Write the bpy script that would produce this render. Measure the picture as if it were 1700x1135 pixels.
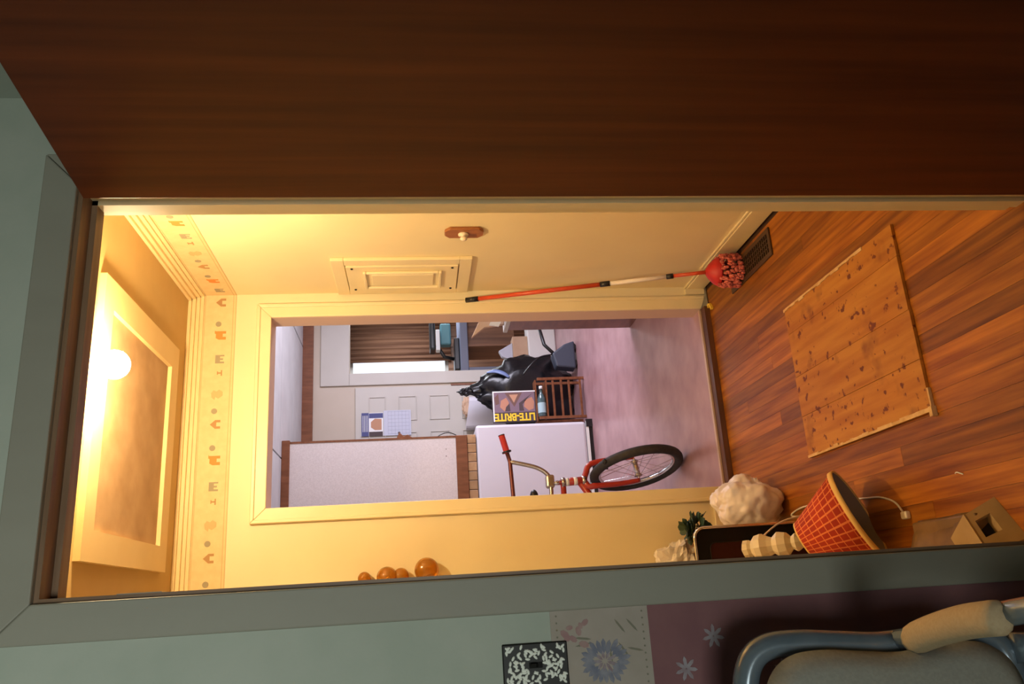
import bpy, math, random
from mathutils import Vector, Matrix, noise
random.seed(7)
for o in list(bpy.data.objects): bpy.data.objects.remove(o, do_unlink=True)
scene = bpy.context.scene
C = scene.collection

# ------------------------------------------------------------------ camera (photo is turned a quarter: world up = image left)
CAM_Z = 1.44
FPX, YAW, PITCH, ROLL = 1353.3, .309465, .12094, -.025295
cy, sy, cp, sp = math.cos(YAW), math.sin(YAW), math.cos(PITCH), math.sin(PITCH)
fw = Vector((sy*cp, cy*cp, -sp)); rt = Vector((cy, -sy, 0)); up = rt.cross(fw)
cr, sr = math.cos(ROLL), math.sin(ROLL)
rt, up = rt*cr + up*sr, up*cr - rt*sr
cam = bpy.data.cameras.new('camera'); camo = bpy.data.objects.new('camera', cam); C.objects.link(camo)
cam.sensor_fit = 'HORIZONTAL'; cam.sensor_width = 36; cam.lens = FPX/1700*36; cam.clip_start = .02
M = Matrix((-up, rt, -fw)).transposed().to_4x4(); M.translation = Vector((0, 0, CAM_Z))
camo.matrix_world = M
scene.camera = camo

# ------------------------------------------------------------------ world, light, exposure
scene.view_settings.view_transform = 'Standard'; scene.view_settings.look = 'None'
scene.view_settings.gamma = 1; scene.view_settings.use_curve_mapping = False
scene.view_settings.exposure = 0.0
w = bpy.data.worlds.new('world'); scene.world = w; w.use_nodes = True
bg = w.node_tree.nodes['Background']; bg.inputs[0].default_value = (.86, .92, 1, 1); bg.inputs[1].default_value = 1.6
def area(name, loc, direction, sx, sz, watts, col):
    l = bpy.data.lights.new(name, 'AREA'); l.shape = 'RECTANGLE'; l.size = sx; l.size_y = sz; l.energy = watts; l.color = col
    o = bpy.data.objects.new(name, l); C.objects.link(o); o.location = loc
    o.rotation_euler = Vector(direction).to_track_quat('-Z', 'Y').to_euler(); return o
nw = area('shaped_near_window_light', (-.75, -2.15, 1.55), (.06, 1, .20), .9, 1.0, 14, (.93, 1.0, .93)); nw.data.spread = math.radians(80)  # unseen window light, tilted up and narrowed so the lower room darkens
area('daylight_kitchen_window', (3.13, 5.35, 1.45), (-1, 0, 0), 1.3, 1.1, 90, (.86, .84, 1))
area('added_porch_light', (3.33, 8.35, 1.5), (-1, 0, 0), 1.3, 1.1, 45, (.88, .93, 1))  # light added for the porch room, set at an unseen side window
BULB = Vector((.760, 2.502, 2.345))     # the hall's only lamp: its glass globe gives the light

# ------------------------------------------------------------------ materials
MATS = {}
def mat(name, col, rough=.6, metal=0, col2=None, scale=(6, 6, 6), detail=4, lo=.35, hi=.65, bump=0, bscale=None, rnd=0, spec=None,
        emit=None, coat=0, trans=0):
    if name in MATS: return MATS[name]
    m = bpy.data.materials.new(name); m.use_nodes = True; nt = m.node_tree; N = nt.nodes; L = nt.links
    b = N['Principled BSDF']; b.inputs['Roughness'].default_value = rough; b.inputs['Metallic'].default_value = metal
    b.inputs['Base Color'].default_value = (*col, 1)
    if spec is not None: b.inputs['Specular IOR Level'].default_value = spec
    if coat: b.inputs['Coat Weight'].default_value = coat; b.inputs['Coat Roughness'].default_value = .15
    if trans: b.inputs['Transmission Weight'].default_value = trans
    if emit: b.inputs['Emission Color'].default_value = (*emit[0], 1); b.inputs['Emission Strength'].default_value = emit[1]
    tc = N.new('ShaderNodeTexCoord'); vec = tc.outputs['Object']
    oi = N.new('ShaderNodeObjectInfo')
    if rnd:
        ad = N.new('ShaderNodeVectorMath'); ad.operation = 'ADD'
        mu = N.new('ShaderNodeVectorMath'); mu.operation = 'SCALE'; mu.inputs[0].default_value = (17, 31, 23); L.new(oi.outputs['Random'], mu.inputs['Scale'])
        L.new(vec, ad.inputs[0]); L.new(mu.outputs[0], ad.inputs[1]); vec = ad.outputs[0]
    mp = N.new('ShaderNodeMapping'); mp.inputs['Scale'].default_value = scale; L.new(vec, mp.inputs['Vector'])
    nz = N.new('ShaderNodeTexNoise'); nz.inputs['Detail'].default_value = detail; nz.inputs['Scale'].default_value = 1; L.new(mp.outputs[0], nz.inputs['Vector'])
    out = None
    if col2 is not None:
        cr_ = N.new('ShaderNodeValToRGB'); cr_.color_ramp.elements[0].position = lo; cr_.color_ramp.elements[1].position = hi
        cr_.color_ramp.elements[0].color = (*col, 1); cr_.color_ramp.elements[1].color = (*col2, 1)
        L.new(nz.outputs['Fac'], cr_.inputs[0]); out = cr_.outputs[0]
        if rnd:
            hsv = N.new('ShaderNodeHueSaturation'); mr = N.new('ShaderNodeMapRange'); mr.inputs[3].default_value = 1-rnd; mr.inputs[4].default_value = 1+rnd
            L.new(oi.outputs['Random'], mr.inputs[0]); L.new(mr.outputs[0], hsv.inputs['Value']); L.new(out, hsv.inputs['Color']); out = hsv.outputs[0]
        L.new(out, b.inputs['Base Color'])
    if bump:
        bp = N.new('ShaderNodeBump'); bp.inputs['Strength'].default_value = bump; bp.inputs['Distance'].default_value = .01
        if bscale:
            n2 = N.new('ShaderNodeTexNoise'); n2.inputs['Scale'].default_value = bscale; n2.inputs['Detail'].default_value = 6; L.new(vec, n2.inputs['Vector']); L.new(n2.outputs['Fac'], bp.inputs['Height'])
        else: L.new(nz.outputs['Fac'], bp.inputs['Height'])
        L.new(bp.outputs[0], b.inputs['Normal'])
    m['out'] = 1; MATS[name] = m; return m

mat('sage_paint', (.36, .40, .335), .7, col2=(.40, .43, .365), scale=(9, 9, 9), bump=.05, bscale=160)
mat('sage_trim', (.26, .245, .195), .55, col2=(.295, .285, .23), scale=(4, 4, 1), bump=.04, bscale=60)
mat('jamb_wood', (.16, .085, .04), .45, col2=(.25, .15, .085), scale=(3, 40, 40))
mat('jamb_wood_v', (.16, .085, .04), .45, col2=(.25, .15, .085), scale=(40, 40, 3))
mat('mahogany', (.085, .018, .005), .5, spec=.3, col2=(.165, .036, .008), scale=(26, 26, 1.1), detail=8, lo=.3, hi=.7, bump=.03)
mat('maroon_paper', (.20, .085, .095), .8, col2=(.235, .105, .11), scale=(14, 14, 14))
mat('border_paper', (.36, .31, .26), .8, col2=(.40, .345, .30), scale=(20, 20, 20))
mat('flower_blue', (.16, .17, .23), .8, col2=(.26, .26, .30), scale=(60, 60, 60))
mat('flower_pale', (.33, .30, .33), .8, col2=(.25, .18, .20), scale=(60, 60, 60))
mat('flower_red', (.32, .18, .18), .8, col2=(.36, .24, .22), scale=(50, 50, 50))
mat('stem_green', (.20, .19, .14), .8)
mat('bronze', (.008, .007, .006), .45, spec=.25)
mat('silver_glint_white', (.88, .90, .82), .25)  # white colour carries the bright reflections of the silver relief
mat('cream_wall', (.80, .68, .42), .6, col2=(.84, .72, .455), scale=(3, 3, 3), bump=.03, bscale=90)
mat('cream_trim', (.82, .69, .41), .42, col2=(.86, .73, .45), scale=(5, 5, 5))
mat('hatch_trim', (.70, .50, .23), .5, col2=(.74, .54, .26), scale=(5, 5, 5))
mat('crown_paint', (.78, .59, .31), .5, col2=(.82, .63, .34), scale=(5, 5, 5))
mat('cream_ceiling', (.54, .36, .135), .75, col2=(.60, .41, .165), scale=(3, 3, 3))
mat('hatch_board', (.42, .25, .115), .8, col2=(.52, .33, .17), scale=(7, 7, 7), bump=.05, bscale=200)
mat('border_hall', (.74, .54, .28), .8, col2=(.79, .59, .32), scale=(30, 30, 30))
mat('border_edge', (.60, .42, .20), .8)
mat('motif_orange', (.74, .27, .06), .8); mat('motif_grey', (.36, .30, .19), .8); mat('motif_brown', (.45, .25, .10), .8); mat('motif_tan', (.62, .43, .20), .8)
mat('oak_plank', (.15, .033, .003), .42, spec=.3, col2=(.43, .152, .013), scale=(50, 2.4, 30), detail=7, lo=.28, hi=.72, rnd=.33, bump=.02)
mat('subfloor', (.05, .02, .008), .8)
mat('dark_wood', (.07, .025, .012), .45, col2=(.12, .045, .02), scale=(4, 30, 30))
mat('metal_strip', (.62, .45, .33), .35, .3)
mat('raw_edge', (.72, .49, .24), .8, col2=(.55, .33, .13), scale=(30, 30, 30))
mat('register_brown', (.075, .038, .018), .45, .3); mat('black_void', (.006, .005, .005), .9)
mat('vinyl_floor', (.33, .17, .18), .30, col2=(.50, .30, .315), scale=(5, 5, 5), detail=8, lo=.3, hi=.7)
mat('kitchen_wall', (.50, .42, .34), .6, col2=(.54, .46, .38), scale=(3, 3, 3))
mat('kitchen_trim', (.50, .47, .43), .5, col2=(.54, .51, .47), scale=(3, 3, 3))
mat('kitchen_ceiling', (.50, .49, .50), .7, col2=(.56, .55, .56), scale=(5, 5, 5))
mat('cherry_wood', (.15, .045, .015), .4, col2=(.22, .075, .03), scale=(6, 6, 30))
mat('cherry_wood_h', (.15, .045, .015), .4, col2=(.22, .075, .03), scale=(30, 6, 6))
mat('speckled_laminate', (.60, .53, .52), .45, col2=(.68, .61, .60), scale=(120, 120, 120))
mat('tile_tan', (.34, .19, .09), .35, col2=(.46, .28, .15), scale=(14, 14, 14), rnd=.2)
mat('white_enamel', (.66, .64, .72), .28, col2=(.69, .67, .75), scale=(2, 2, 2))
mat('black_plastic', (.012, .012, .014), .35); mat('grey_kick', (.05, .045, .05), .5)
mat('rubber', (.022, .018, .017), .7, col2=(.035, .03, .027), scale=(40, 40, 40), bump=.2)
mat('chrome', (.75, .74, .76), .14, 1); mat('brass_chrome', (.50, .43, .37), .25, 1)
mat('bike_red', (.42, .03, .015), .3, coat=.4); mat('bike_dark_red', (.17, .05, .045), .35, .5); mat('grip_red', (.50, .025, .02), .5)
mat('white_plain', (.80, .80, .80), .6)
mat('panelling', (.12, .05, .025), .5, col2=(.24, .11, .055), scale=(22, 22, 1.6), detail=6, rnd=.15)
mat('curtain_white', (.86, .86, .86), .9, trans=0)
mat('bag_black', (.006, .006, .008), .28, bump=.25, bscale=18)
mat('bag_highlight_blue', (.16, .22, .42), .35)  # pale blue highlight colour for the black bag
mat('plaster_bag', (.86, .78, .76), .38, col2=(.76, .66, .64), scale=(9, 9, 9), bump=.1, bscale=30)
mat('tissue', (.84, .76, .68), .9, bump=.2, bscale=30)
mat('leaf_green', (.014, .038, .012), .55, col2=(.032, .066, .022), scale=(30, 30, 30))
mat('tray_black', (.003, .003, .003), .6, spec=.2); mat('tray_maroon', (.03, .004, .003), .6, spec=.2)
mat('ceramic_white', (.74, .64, .46), .4); mat('rim_yellow', (.78, .50, .16), .7); mat('shade_inside', (.24, .19, .155), .8)
mat('cord_white', (.75, .68, .58), .5)
mat('beige_card', (.30, .19, .075), .7, col2=(.40, .27, .12), scale=(8, 8, 8))
mat('tan_sheet', (.10, .048, .010), .5, col2=(.19, .10, .03), scale=(14, 9, 9), lo=.3, hi=.7, bump=.3, bscale=14)
mat('yellow_tag', (.85, .58, .06), .6)
mat('pole_red', (.62, .075, .025), .35); mat('pole_white', (.85, .76, .66), .4); mat('duster_red', (.52, .02, .02), .5); mat('duster_pink', (.68, .20, .16), .9, col2=(.50, .08, .06), scale=(90, 90, 90))
mat('plate_wood', (.30, .105, .03), .45, col2=(.38, .15, .05), scale=(30, 30, 6))
mat('porcelain', (.85, .76, .6), .25)
mat('amber_glass', (.80, .38, .04), .05, coat=.3, trans=.75)
mat('brass', (.62, .40, .12), .3, 1)
mat('chair_frame', (.13, .175, .22), .22, .3, coat=.5, col2=(.20, .245, .29), scale=(10, 10, 10))
mat('chair_fabric', (.30, .29, .25), .95, col2=(.34, .33, .285), scale=(180, 180, 180), bump=.1)
mat('arm_fabric', (.50, .36, .21), .95, col2=(.54, .40, .24), scale=(180, 180, 180), bump=.1)
mat('chair_grey', (.20, .20, .18), .5)
mat('carpet', (.14, .12, .10), .95); mat('blue_grey', (.15, .17, .25), .5); mat('slate_plastic', (.05, .06, .09), .5)
mat('card_tan', (.55, .36, .24), .8, col2=(.62, .43, .30), scale=(6, 6, 6)); mat('paper_white', (.80, .80, .82), .8); mat('paper_blue', (.55, .57, .68), .8)
mat('teal', (.08, .22, .26), .5); mat('cloth_blue', (.17, .18, .36), .9)
mat('print_blue', (.07, .08, .22), .7); mat('print_orange', (.50, .26, .16), .7); mat('print_dark', (.07, .045, .05), .7); mat('print_yellow', (.85, .55, .03), .7)
mat('print_brown', (.16, .08, .065), .7); mat('print_purple', (.20, .13, .17), .7); mat('print_skin', (.48, .22, .14), .7); mat('print_ink', (.28, .30, .40), .8)
mat('bottle_glass', (.05, .10, .11), .1, coat=.5); mat('bottle_label', (.35, .50, .55), .5)
mat('light_bulb', (1, 1, 1), .3, emit=((1, .755, .415), 740))
m = mat('red_plaid', (.55, .08, .02), .85)
nt = m.node_tree; br = nt.nodes.new('ShaderNodeTexBrick'); uvn = nt.nodes.new('ShaderNodeUVMap'); uvn.uv_map = 'uv'
br.offset = 0; br.inputs['Color1'].default_value = (.47, .035, .008, 1); br.inputs['Color2'].default_value = (.36, .022, .006, 1); br.inputs['Mortar'].default_value = (.78, .22, .06, 1)
br.inputs['Scale'].default_value = 1; br.inputs['Mortar Size'].default_value = .06; br.inputs['Brick Width'].default_value = .5; br.inputs['Row Height'].default_value = 1.0; br.inputs['Mortar Smooth'].default_value = .2
nt.links.new(uvn.outputs[0], br.inputs['Vector']); nt.links.new(br.outputs[0], nt.nodes['Principled BSDF'].inputs['Base Color'])
# spotted old boards: grain plus stains of their own shape
m = mat('patch_board', (.35, .118, .011), .55, spec=.3, col2=(.47, .20, .026), scale=(30, 3, 10), detail=6, rnd=.10)
nt = m.node_tree; N = nt.nodes; b = N['Principled BSDF']; src = b.inputs['Base Color'].links[0].from_socket
geo = N.new('ShaderNodeNewGeometry')
def spots(scale, lo, hi, vec):
    n = N.new('ShaderNodeTexNoise'); n.inputs['Scale'].default_value = scale; n.inputs['Detail'].default_value = 3; nt.links.new(vec, n.inputs['Vector'])
    mr = N.new('ShaderNodeMapRange'); mr.inputs[1].default_value = lo; mr.inputs[2].default_value = hi; nt.links.new(n.outputs['Fac'], mr.inputs[0]); return mr.outputs[0]
mx = N.new('ShaderNodeMath'); mx.operation = 'MAXIMUM'; nt.links.new(spots(30, .62, .67, geo.outputs['Position']), mx.inputs[0]); nt.links.new(spots(8, .60, .80, geo.outputs['Position']), mx.inputs[1])
mix = N.new('ShaderNodeMix'); mix.data_type = 'RGBA'; mix.inputs['B'].default_value = (.15, .032, .008, 1); nt.links.new(mx.outputs[0], mix.inputs['Factor']); nt.links.new(src, mix.inputs['A']); nt.links.new(mix.outputs['Result'], b.inputs['Base Color'])

# ------------------------------------------------------------------ geometry helpers
ORG = {}
class G:
    def __init__(s): s.v = []; s.f = []; s.uv = None
    def add(s, vs, fs):
        n = len(s.v); s.v += [Vector(v) for v in vs]; s.f += [[i+n for i in f] for f in fs]; return s
    def box(s, x0, x1, y0, y1, z0, z1):
        return s.add([(x, y, z) for z in (z0, z1) for y in (y0, y1) for x in (x0, x1)],
                     [(0, 2, 3, 1), (4, 5, 7, 6), (0, 1, 5, 4), (2, 6, 7, 3), (0, 4, 6, 2), (1, 3, 7, 5)])
    def obox(s, c, ax, ay, az):   # oriented box: centre and half-axis vectors
        c, ax, ay, az = map(Vector, (c, ax, ay, az))
        return s.add([c+ax*i+ay*j+az*k for k in (-1, 1) for j in (-1, 1) for i in (-1, 1)],
                     [(0, 2, 3, 1), (4, 5, 7, 6), (0, 1, 5, 4), (2, 6, 7, 3), (0, 4, 6, 2), (1, 3, 7, 5)])
    def prism(s, pts, d):         # planar polygon (3-D points) pushed along d
        d = Vector(d); p = [Vector(q) for q in pts]; n = len(p)
        return s.add(p+[q+d for q in p], [list(range(n))[::-1], list(range(n, 2*n))]+[(i, (i+1) % n, n+(i+1) % n, n+i) for i in range(n)])
    def tube(s, pts, r, seg=8, closed=False, flat=1.0):
        p = [Vector(q) for q in pts]; n = len(p); rr = r if isinstance(r, (list, tuple)) else [r]*n
        base = len(s.v); t0 = (p[1]-p[0]).normalized(); a = t0.orthogonal().normalized()
        for i in range(n):
            if closed: t = (p[(i+1) % n]-p[i-1]).normalized()
            else: t = (p[min(i+1, n-1)]-p[max(i-1, 0)]).normalized()
            a = (a-t*a.dot(t)).normalized(); bb = t.cross(a)
            for k in range(seg):
                th = 2*math.pi*k/seg; s.v.append(p[i]+(a*math.cos(th)+bb*math.sin(th)*flat)*rr[i])
        for i in range(n if closed else n-1):
            j = (i+1) % n
            for k in range(seg): s.f.append([base+i*seg+k, base+i*seg+(k+1) % seg, base+j*seg+(k+1) % seg, base+j*seg+k])
        if not closed: s.f.append([base+k for k in range(seg)][::-1]); s.f.append([base+(n-1)*seg+k for k in range(seg)])
        return s
    def lathe(s, c, axis, prof, seg=20, uvs=None, cap=True):   # prof: (distance along axis, radius)
        c = Vector(c); ax = Vector(axis).normalized(); a = ax.orthogonal().normalized(); bb = ax.cross(a); base = len(s.v); n = len(prof)
        for h, r in prof:
            for k in range(seg):
                th = 2*math.pi*k/seg; s.v.append(c+ax*h+(a*math.cos(th)+bb*math.sin(th))*r)
        for i in range(n-1):
            for k in range(seg): s.f.append([base+i*seg+k, base+i*seg+(k+1) % seg, base+(i+1)*seg+(k+1) % seg, base+(i+1)*seg+k])
        if cap: s.f.append([base+k for k in range(seg)][::-1]); s.f.append([base+(n-1)*seg+k for k in range(seg)])
        return s
    def ball(s, c, r, seg=14, rings=8, fn=None):
        c = Vector(c); r = (r, r, r) if not isinstance(r, (tuple, list)) else r; base = len(s.v)
        for i in range(rings+1):
            ph = math.pi*i/rings
            for k in range(seg):
                th = 2*math.pi*k/seg; d = Vector((math.sin(ph)*math.cos(th), math.sin(ph)*math.sin(th), math.cos(ph)))
                q = 1 if fn is None else fn(d); s.v.append(c+Vector((d.x*r[0], d.y*r[1], d.z*r[2]))*q)
        for i in range(rings):
            for k in range(seg): s.f.append([base+i*seg+k, base+(i+1)*seg+k, base+(i+1)*seg+(k+1) % seg, base+i*seg+(k+1) % seg])
        return s
    def build(s, name, m, parent=None, smooth=False, bevel=0, sub=0, loc=None):
        if loc is not None: org = Vector(loc)
        elif parent is not None: org = ORG[parent]
        else:
            xs = [v.x for v in s.v]; ys = [v.y for v in s.v]; org = Vector(((min(xs)+max(xs))/2, (min(ys)+max(ys))/2, min(v.z for v in s.v)))
        me = bpy.data.meshes.new(name); me.from_pydata([tuple(v-org) for v in s.v], [], s.f); me.materials.append(MATS[m]); me.validate()
        o = bpy.data.objects.new(name, me); C.objects.link(o)
        if parent is not None: o.parent = parent
        else: o.location = org
        ORG[o] = org
        if smooth:
            for p in me.polygons: p.use_smooth = True
        if bevel:
            b = o.modifiers.new('bevel', 'BEVEL'); b.width = bevel; b.segments = 2; b.limit_method = 'ANGLE'
        if sub: q = o.modifiers.new('sub', 'SUBSURF'); q.levels = sub; q.render_levels = sub
        return o
def box(name, m, parent, *a, bevel=0): return G().box(*a).build(name, m, parent, bevel=bevel)
def thing(name, label, cat, loc=(0, 0, 0), group=None):
    o = bpy.data.objects.new(name, None); C.objects.link(o); o.location = loc; ORG[o] = Vector(loc); o.empty_display_size = .05
    return tag(o, label, cat, group)
def tag(o, label, cat, group=None):
    o['label'] = label; o['category'] = cat
    if group: o['group'] = group
    return o
def struct(o, label=None):
    o['kind'] = 'structure'
    if label: o['label'] = label
    return o
def bez(pts, n=8):   # smooth curve through points (Catmull-Rom)
    p = [Vector(q) for q in pts]; p = [p[0]*2-p[1]]+p+[p[-1]*2-p[-2]]; out = []
    for i in range(1, len(p)-2):
        for k in range(n):
            t = k/n; a, b, c, d = p[i-1:i+3]
            out.append(.5*((2*b)+(c-a)*t+(2*a-5*b+4*c-d)*t*t+(3*b-3*c+d-a)*t**3))
    out.append(p[-2]); return out

# ------------------------------------------------------------------ shell
CE = 2.45; YN0, YN1 = 1.54, 1.65; YF0, YF1 = 3.65, 3.77; XR = 1.43; HX0 = -1.0
DL, DR, DH = .052, .833, 2.085          # near doorway
FL, FR, FH = .443, 1.312, 2.085         # far doorway
KF = .03; YB0, YB1 = 7.37, 7.47; KX0, KX1 = -1.0, 3.15
NL, NR, NB = -1.7, 1.045, -2.2
# near room
struct(box('floor', 'carpet', None, NL, NR, NB, YN0, -.06, 0), 'dark carpet of the room with the armchair')
struct(box('ceiling', 'sage_paint', None, NL-.1, NR+.1, NB-.1, YN1, CE, CE+.1))
wn = struct(G().box(NL, DL-.012, YN0, YN1, 0, CE).box(DR+.012, NR+.5, YN0, YN1, 0, CE).box(DL-.012, DR+.012, YN0, YN1, DH+.012, CE).build('wall_near', 'sage_paint'), 'grey green painted wall around the near doorway')
struct(box('wall_left', 'sage_paint', None, NL-.1, NL, NB, YN0, 0, CE)); struct(box('wall_right', 'sage_paint', None, NR, NR+.1, NB, YN0, 0, CE))
struct(G().box(NL, -1.25, NB-.1, NB, 0, CE).box(-.25, NR, NB-.1, NB, 0, CE).box(-1.25, -.25, NB-.1, NB, 0, .8).box(-1.25, -.25, NB-.1, NB, 2.1, CE).build('wall_back', 'sage_paint'))
def window(n, axis, c, a0, a1, z0, z1, m):
    e = thing('window_%d' % n, 'sash window', 'window'); del e['category'], e['label']; struct(e)
    def bb(nm, mm, p0, p1, q0, q1, t=.03):
        if axis == 'y': box(nm, mm, e, p0, p1, c-t, c+t, q0, q1)
        else: box(nm, mm, e, c-t, c+t, p0, p1, q0, q1)
    bb('frame', m, a0, a0+.05, z0, z1); bb('frame', m, a1-.05, a1, z0, z1); bb('frame', m, a0+.05, a1-.05, z0, z0+.05); bb('frame', m, a0+.05, a1-.05, z1-.05, z1)
    bb('meeting_rail', m, a0+.05, a1-.05, (z0+z1)/2-.02, (z0+z1)/2+.02); bb('pane', 'paper_white', a0+.05, a1-.05, z0+.05, z1-.05, .003)
window(1, 'y', NB-.06, -1.25, -.25, .8, 2.1, 'sage_trim')
# wallpaper below the border and the border itself, glued to the near wall
box('wallpaper', 'maroon_paper', wn, NL, DL-.066, YN0-.0012, YN0, 0, 1.026)
bd = box('wallpaper_border', 'border_paper', wn, NL, DL-.066, YN0-.0016, YN0, 1.026, 1.207)
DK = [0]
def disc(c, r, n=10, sx=1, sz=1, rot=0, y=YN0-.0016, d=-.0006):
    pts = []; DK[0] = (DK[0]+1) % 23; d = -.0004-.00003*DK[0]
    for k in range(n):
        t = 2*math.pi*k/n; a, b = r*sx*math.cos(t), r*sz*math.sin(t)
        pts.append((c[0]+a*math.cos(rot)-b*math.sin(rot), y, c[1]+a*math.sin(rot)+b*math.cos(rot)))
    return pts, (0, d, 0)
for i in range(5):
    cx = -.112-.24*i; cz = 1.113
    g = G()
    for k in range(22):
        t = 2*math.pi*k/22; rr = .025+.007*random.random()
        g.prism(*disc((cx+rr*math.cos(t)*.95, cz+rr*math.sin(t)*1.15), .0085, 6, 1.5, .55, t))
    g.build('flower_petals', 'flower_blue', bd)
    g = G()
    for k in range(9):
        t = 2*math.pi*k/9+.2; g.prism(*disc((cx+.013*math.cos(t), cz+.014*math.sin(t)), .006, 6, 1.6, .5, t))
    g.build('flower_centre', 'flower_pale', bd)
    g = G()
    for k in range(8): g.prism(*disc((cx+.048+random.uniform(-.02, .02), cz+.055+random.uniform(-.03, .02)), random.uniform(.004, .009), 7, 1.3, .8, random.random()*3))
    for k in range(6): g.prism(*disc((cx-.06+random.uniform(-.02, .02), cz-.02+random.uniform(-.05, .05)), random.uniform(.004, .008), 7, 1.3, .8, random.random()*3))
    g.build('blossom', 'flower_red', bd)
    g = G()
    for k in range(7):
        x = cx+.03+random.uniform(-.02, .035); z = cz-.01+random.uniform(-.055, .06); a = random.uniform(-1, 1)+.8
        g.prism(*disc((x, z), .007, 6, 2.2, .3, a))
    g.build('leaf_sprig', 'stem_green', bd)
    g = G()
    for k in range(20):
        for zz in (1.037, 1.196): g.prism(*disc((cx+.105-k*.012, zz), .0018, 6))
    g.build('edge_dots', 'stem_green', bd)
for i, (fx, fz) in enumerate([(-.083, .907), (-.135, .965), (-.15, .78), (-.26, .88), (-.36, .95), (-.44, .83), (-.56, .92)]):
    g = G()
    for k in range(7):
        t = 2*math.pi*k/7+i; g.prism(*disc((fx+.011*math.cos(t), fz+.011*math.sin(t)), .008, 6, 1.3, .45, t, YN0-.0012))
    g.build('printed_flower', 'flower_pale', wn)
# near casing and jamb
t1 = struct(G().prism([(DL-.008, YN0, 0), (DL-.008, YN0, DH+.008), (DL-.074, YN0, DH+.074), (DL-.074, YN0, 0)], (0, -.016, 0)).build('trim_1', 'sage_trim', bevel=.003), 'grey green casing beside the near doorway')
struct(G().prism([(DL-.0085, YN0, DH+.0085), (DR+.008, YN0, DH+.0085), (DR+.074, YN0, DH+.074), (DL-.0735, YN0, DH+.0745)], (0, -.016, 0)).build('trim_2', 'sage_trim', bevel=.003), 'grey green casing over the near doorway')
struct(G().prism([(DR+.008, YN0, 0), (DR+.074, YN0, 0), (DR+.074, YN0, DH+.073), (DR+.008, YN0, DH+.007)], (0, -.016, 0)).build('trim_3', 'sage_trim', bevel=.003))
struct(G().box(DL-.012, DL, YN0-.002, YN1, 0, DH).build('trim_4', 'jamb_wood_v'), 'brown jamb of the near doorway')
struct(G().box(DR, DR+.012, YN0-.002, YN1, 0, DH).box(DR-.010, DR, YN0+.045, YN0+.075, 0, DH).build('trim_5', 'cream_trim'))
struct(G().box(DL-.012, DR+.012, YN0-.002, YN1, DH, DH+.012).box(DL, DR, YN0+.045, YN0+.080, DH-.011, DH).build('trim_6', 'jamb_wood'), 'brown head jamb of the near doorway')
st = tag(G().box(DL, DL+.0015, YN0+.002, YN0+.028, 1.885, 1.96).build('jamb_highlight', 'chrome'), 'small shiny plate standing in for a highlight on the near door jamb', 'jamb highlight')  # chrome plate stands in for the bulb's highlight on the jamb edge
# mahogany door, hinged on the right jamb, standing open into the near room
door = thing('door_1', 'x', 'x', (DR+.005, YN0-.016-.004, 0)); del door['label'], door['category']; struct(door, 'dark mahogany slab door standing open into the near room')
g = G().box(-.76, -.005, .002, .041, .012, 2.072)
me_o = g.build('door_slab', 'mahogany', None, bevel=.002, loc=(0, 0, 0)); me_o.parent = door; ORG[me_o] = ORG[door]
for hz in (.25, 1.05, 1.85):
    h = G().lathe((0, 0, hz-.045), (0, 0, 1), [(0, .006), (.09, .006)], 10).build('hinge', 'brass', None, smooth=True, loc=(0, 0, 0)); h.parent = door; ORG[h] = ORG[door]
kn = G().lathe((-.70, .041, .98), (0, 1, 0), [(0, .03), (.004, .03), (.006, .012), (.03, .012), (.035, .024), (.05, .027), (.06, .02), (.063, .004)], 16).build('door_knob', 'brass', None, smooth=True, loc=(0, 0, 0)); kn.parent = door; ORG[kn] = ORG[door]
door.rotation_euler = (0, 0, math.radians(98.7))
# hall
fl = struct(box('floor', 'subfloor', None, HX0, XR, YN0, YF0, -.06, -.012), 'orange brown strip oak floor of the hall')
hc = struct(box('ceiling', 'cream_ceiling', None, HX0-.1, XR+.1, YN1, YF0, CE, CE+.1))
wf = struct(G().box(KX0-.1, FL-.012, YF0, YF1, -.06, CE).box(FR+.012, KX1+.1, YF0, YF1, -.06, CE).box(FL-.012, FR+.012, YF0, YF1, FH+.012, CE).build('wall_far', 'cream_wall'), 'cream wall around the kitchen doorway')
wr = struct(box('wall_right', 'cream_wall', None, XR, XR+.1, YN1, YF0, -.06, CE), 'cream side wall of the hall')
struct(box('wall_left', 'cream_wall', None, HX0-.1, HX0, YN1, YF0, -.06, CE))
struct(box('wall_near', 'cream_wall', wn, HX0, DL-.012, YN1, YN1+.004, 0, CE)); 
for o in list(wn.children):
    if o.name.startswith('wall_near'): o.name = 'hall_paint'; del o['kind']
box('hall_paint', 'cream_wall', wn, DR+.012, XR, YN1, YN1+.004, 0, CE); box('hall_paint', 'cream_wall', wn, DL-.012, DR+.012, YN1, YN1+.004, DH+.012, CE)
struct(G().box(XR-.014, XR, YN1, YF0, 0, .088).box(XR-.010, XR, YN1, YF0, .088, .10).build('baseboard_right', 'cream_trim', bevel=.003), 'cream baseboard of the hall side wall')
struct(G().box(HX0, FL-.075, YF0-.014, YF0, 0, .10).build('baseboard_far', 'cream_trim', bevel=.003))
struct(G().box(FR+.075, XR-.014, YF0-.014, YF0, 0, .10).build('baseboard_far', 'cream_trim', bevel=.003))
# crown (stepped) on far and right walls
def crown(n, prof, far):
    g = G()
    for d, z0, z1 in prof:
        if far: g.box(HX0, XR, YF0-d, YF0, z0, z1)
        else: g.box(XR-d, XR, YN1, YF0, z0, z1)
    struct(g.build('trim_%d' % n, 'crown_paint', bevel=.002), 'cream crown moulding')
PR = [(.040, CE-.014, CE), (.028, CE-.030, CE-.014), (.016, CE-.046, CE-.030), (.009, CE-.062, CE-.046)]
crown(7, PR, True); crown(8, PR, False)
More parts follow.
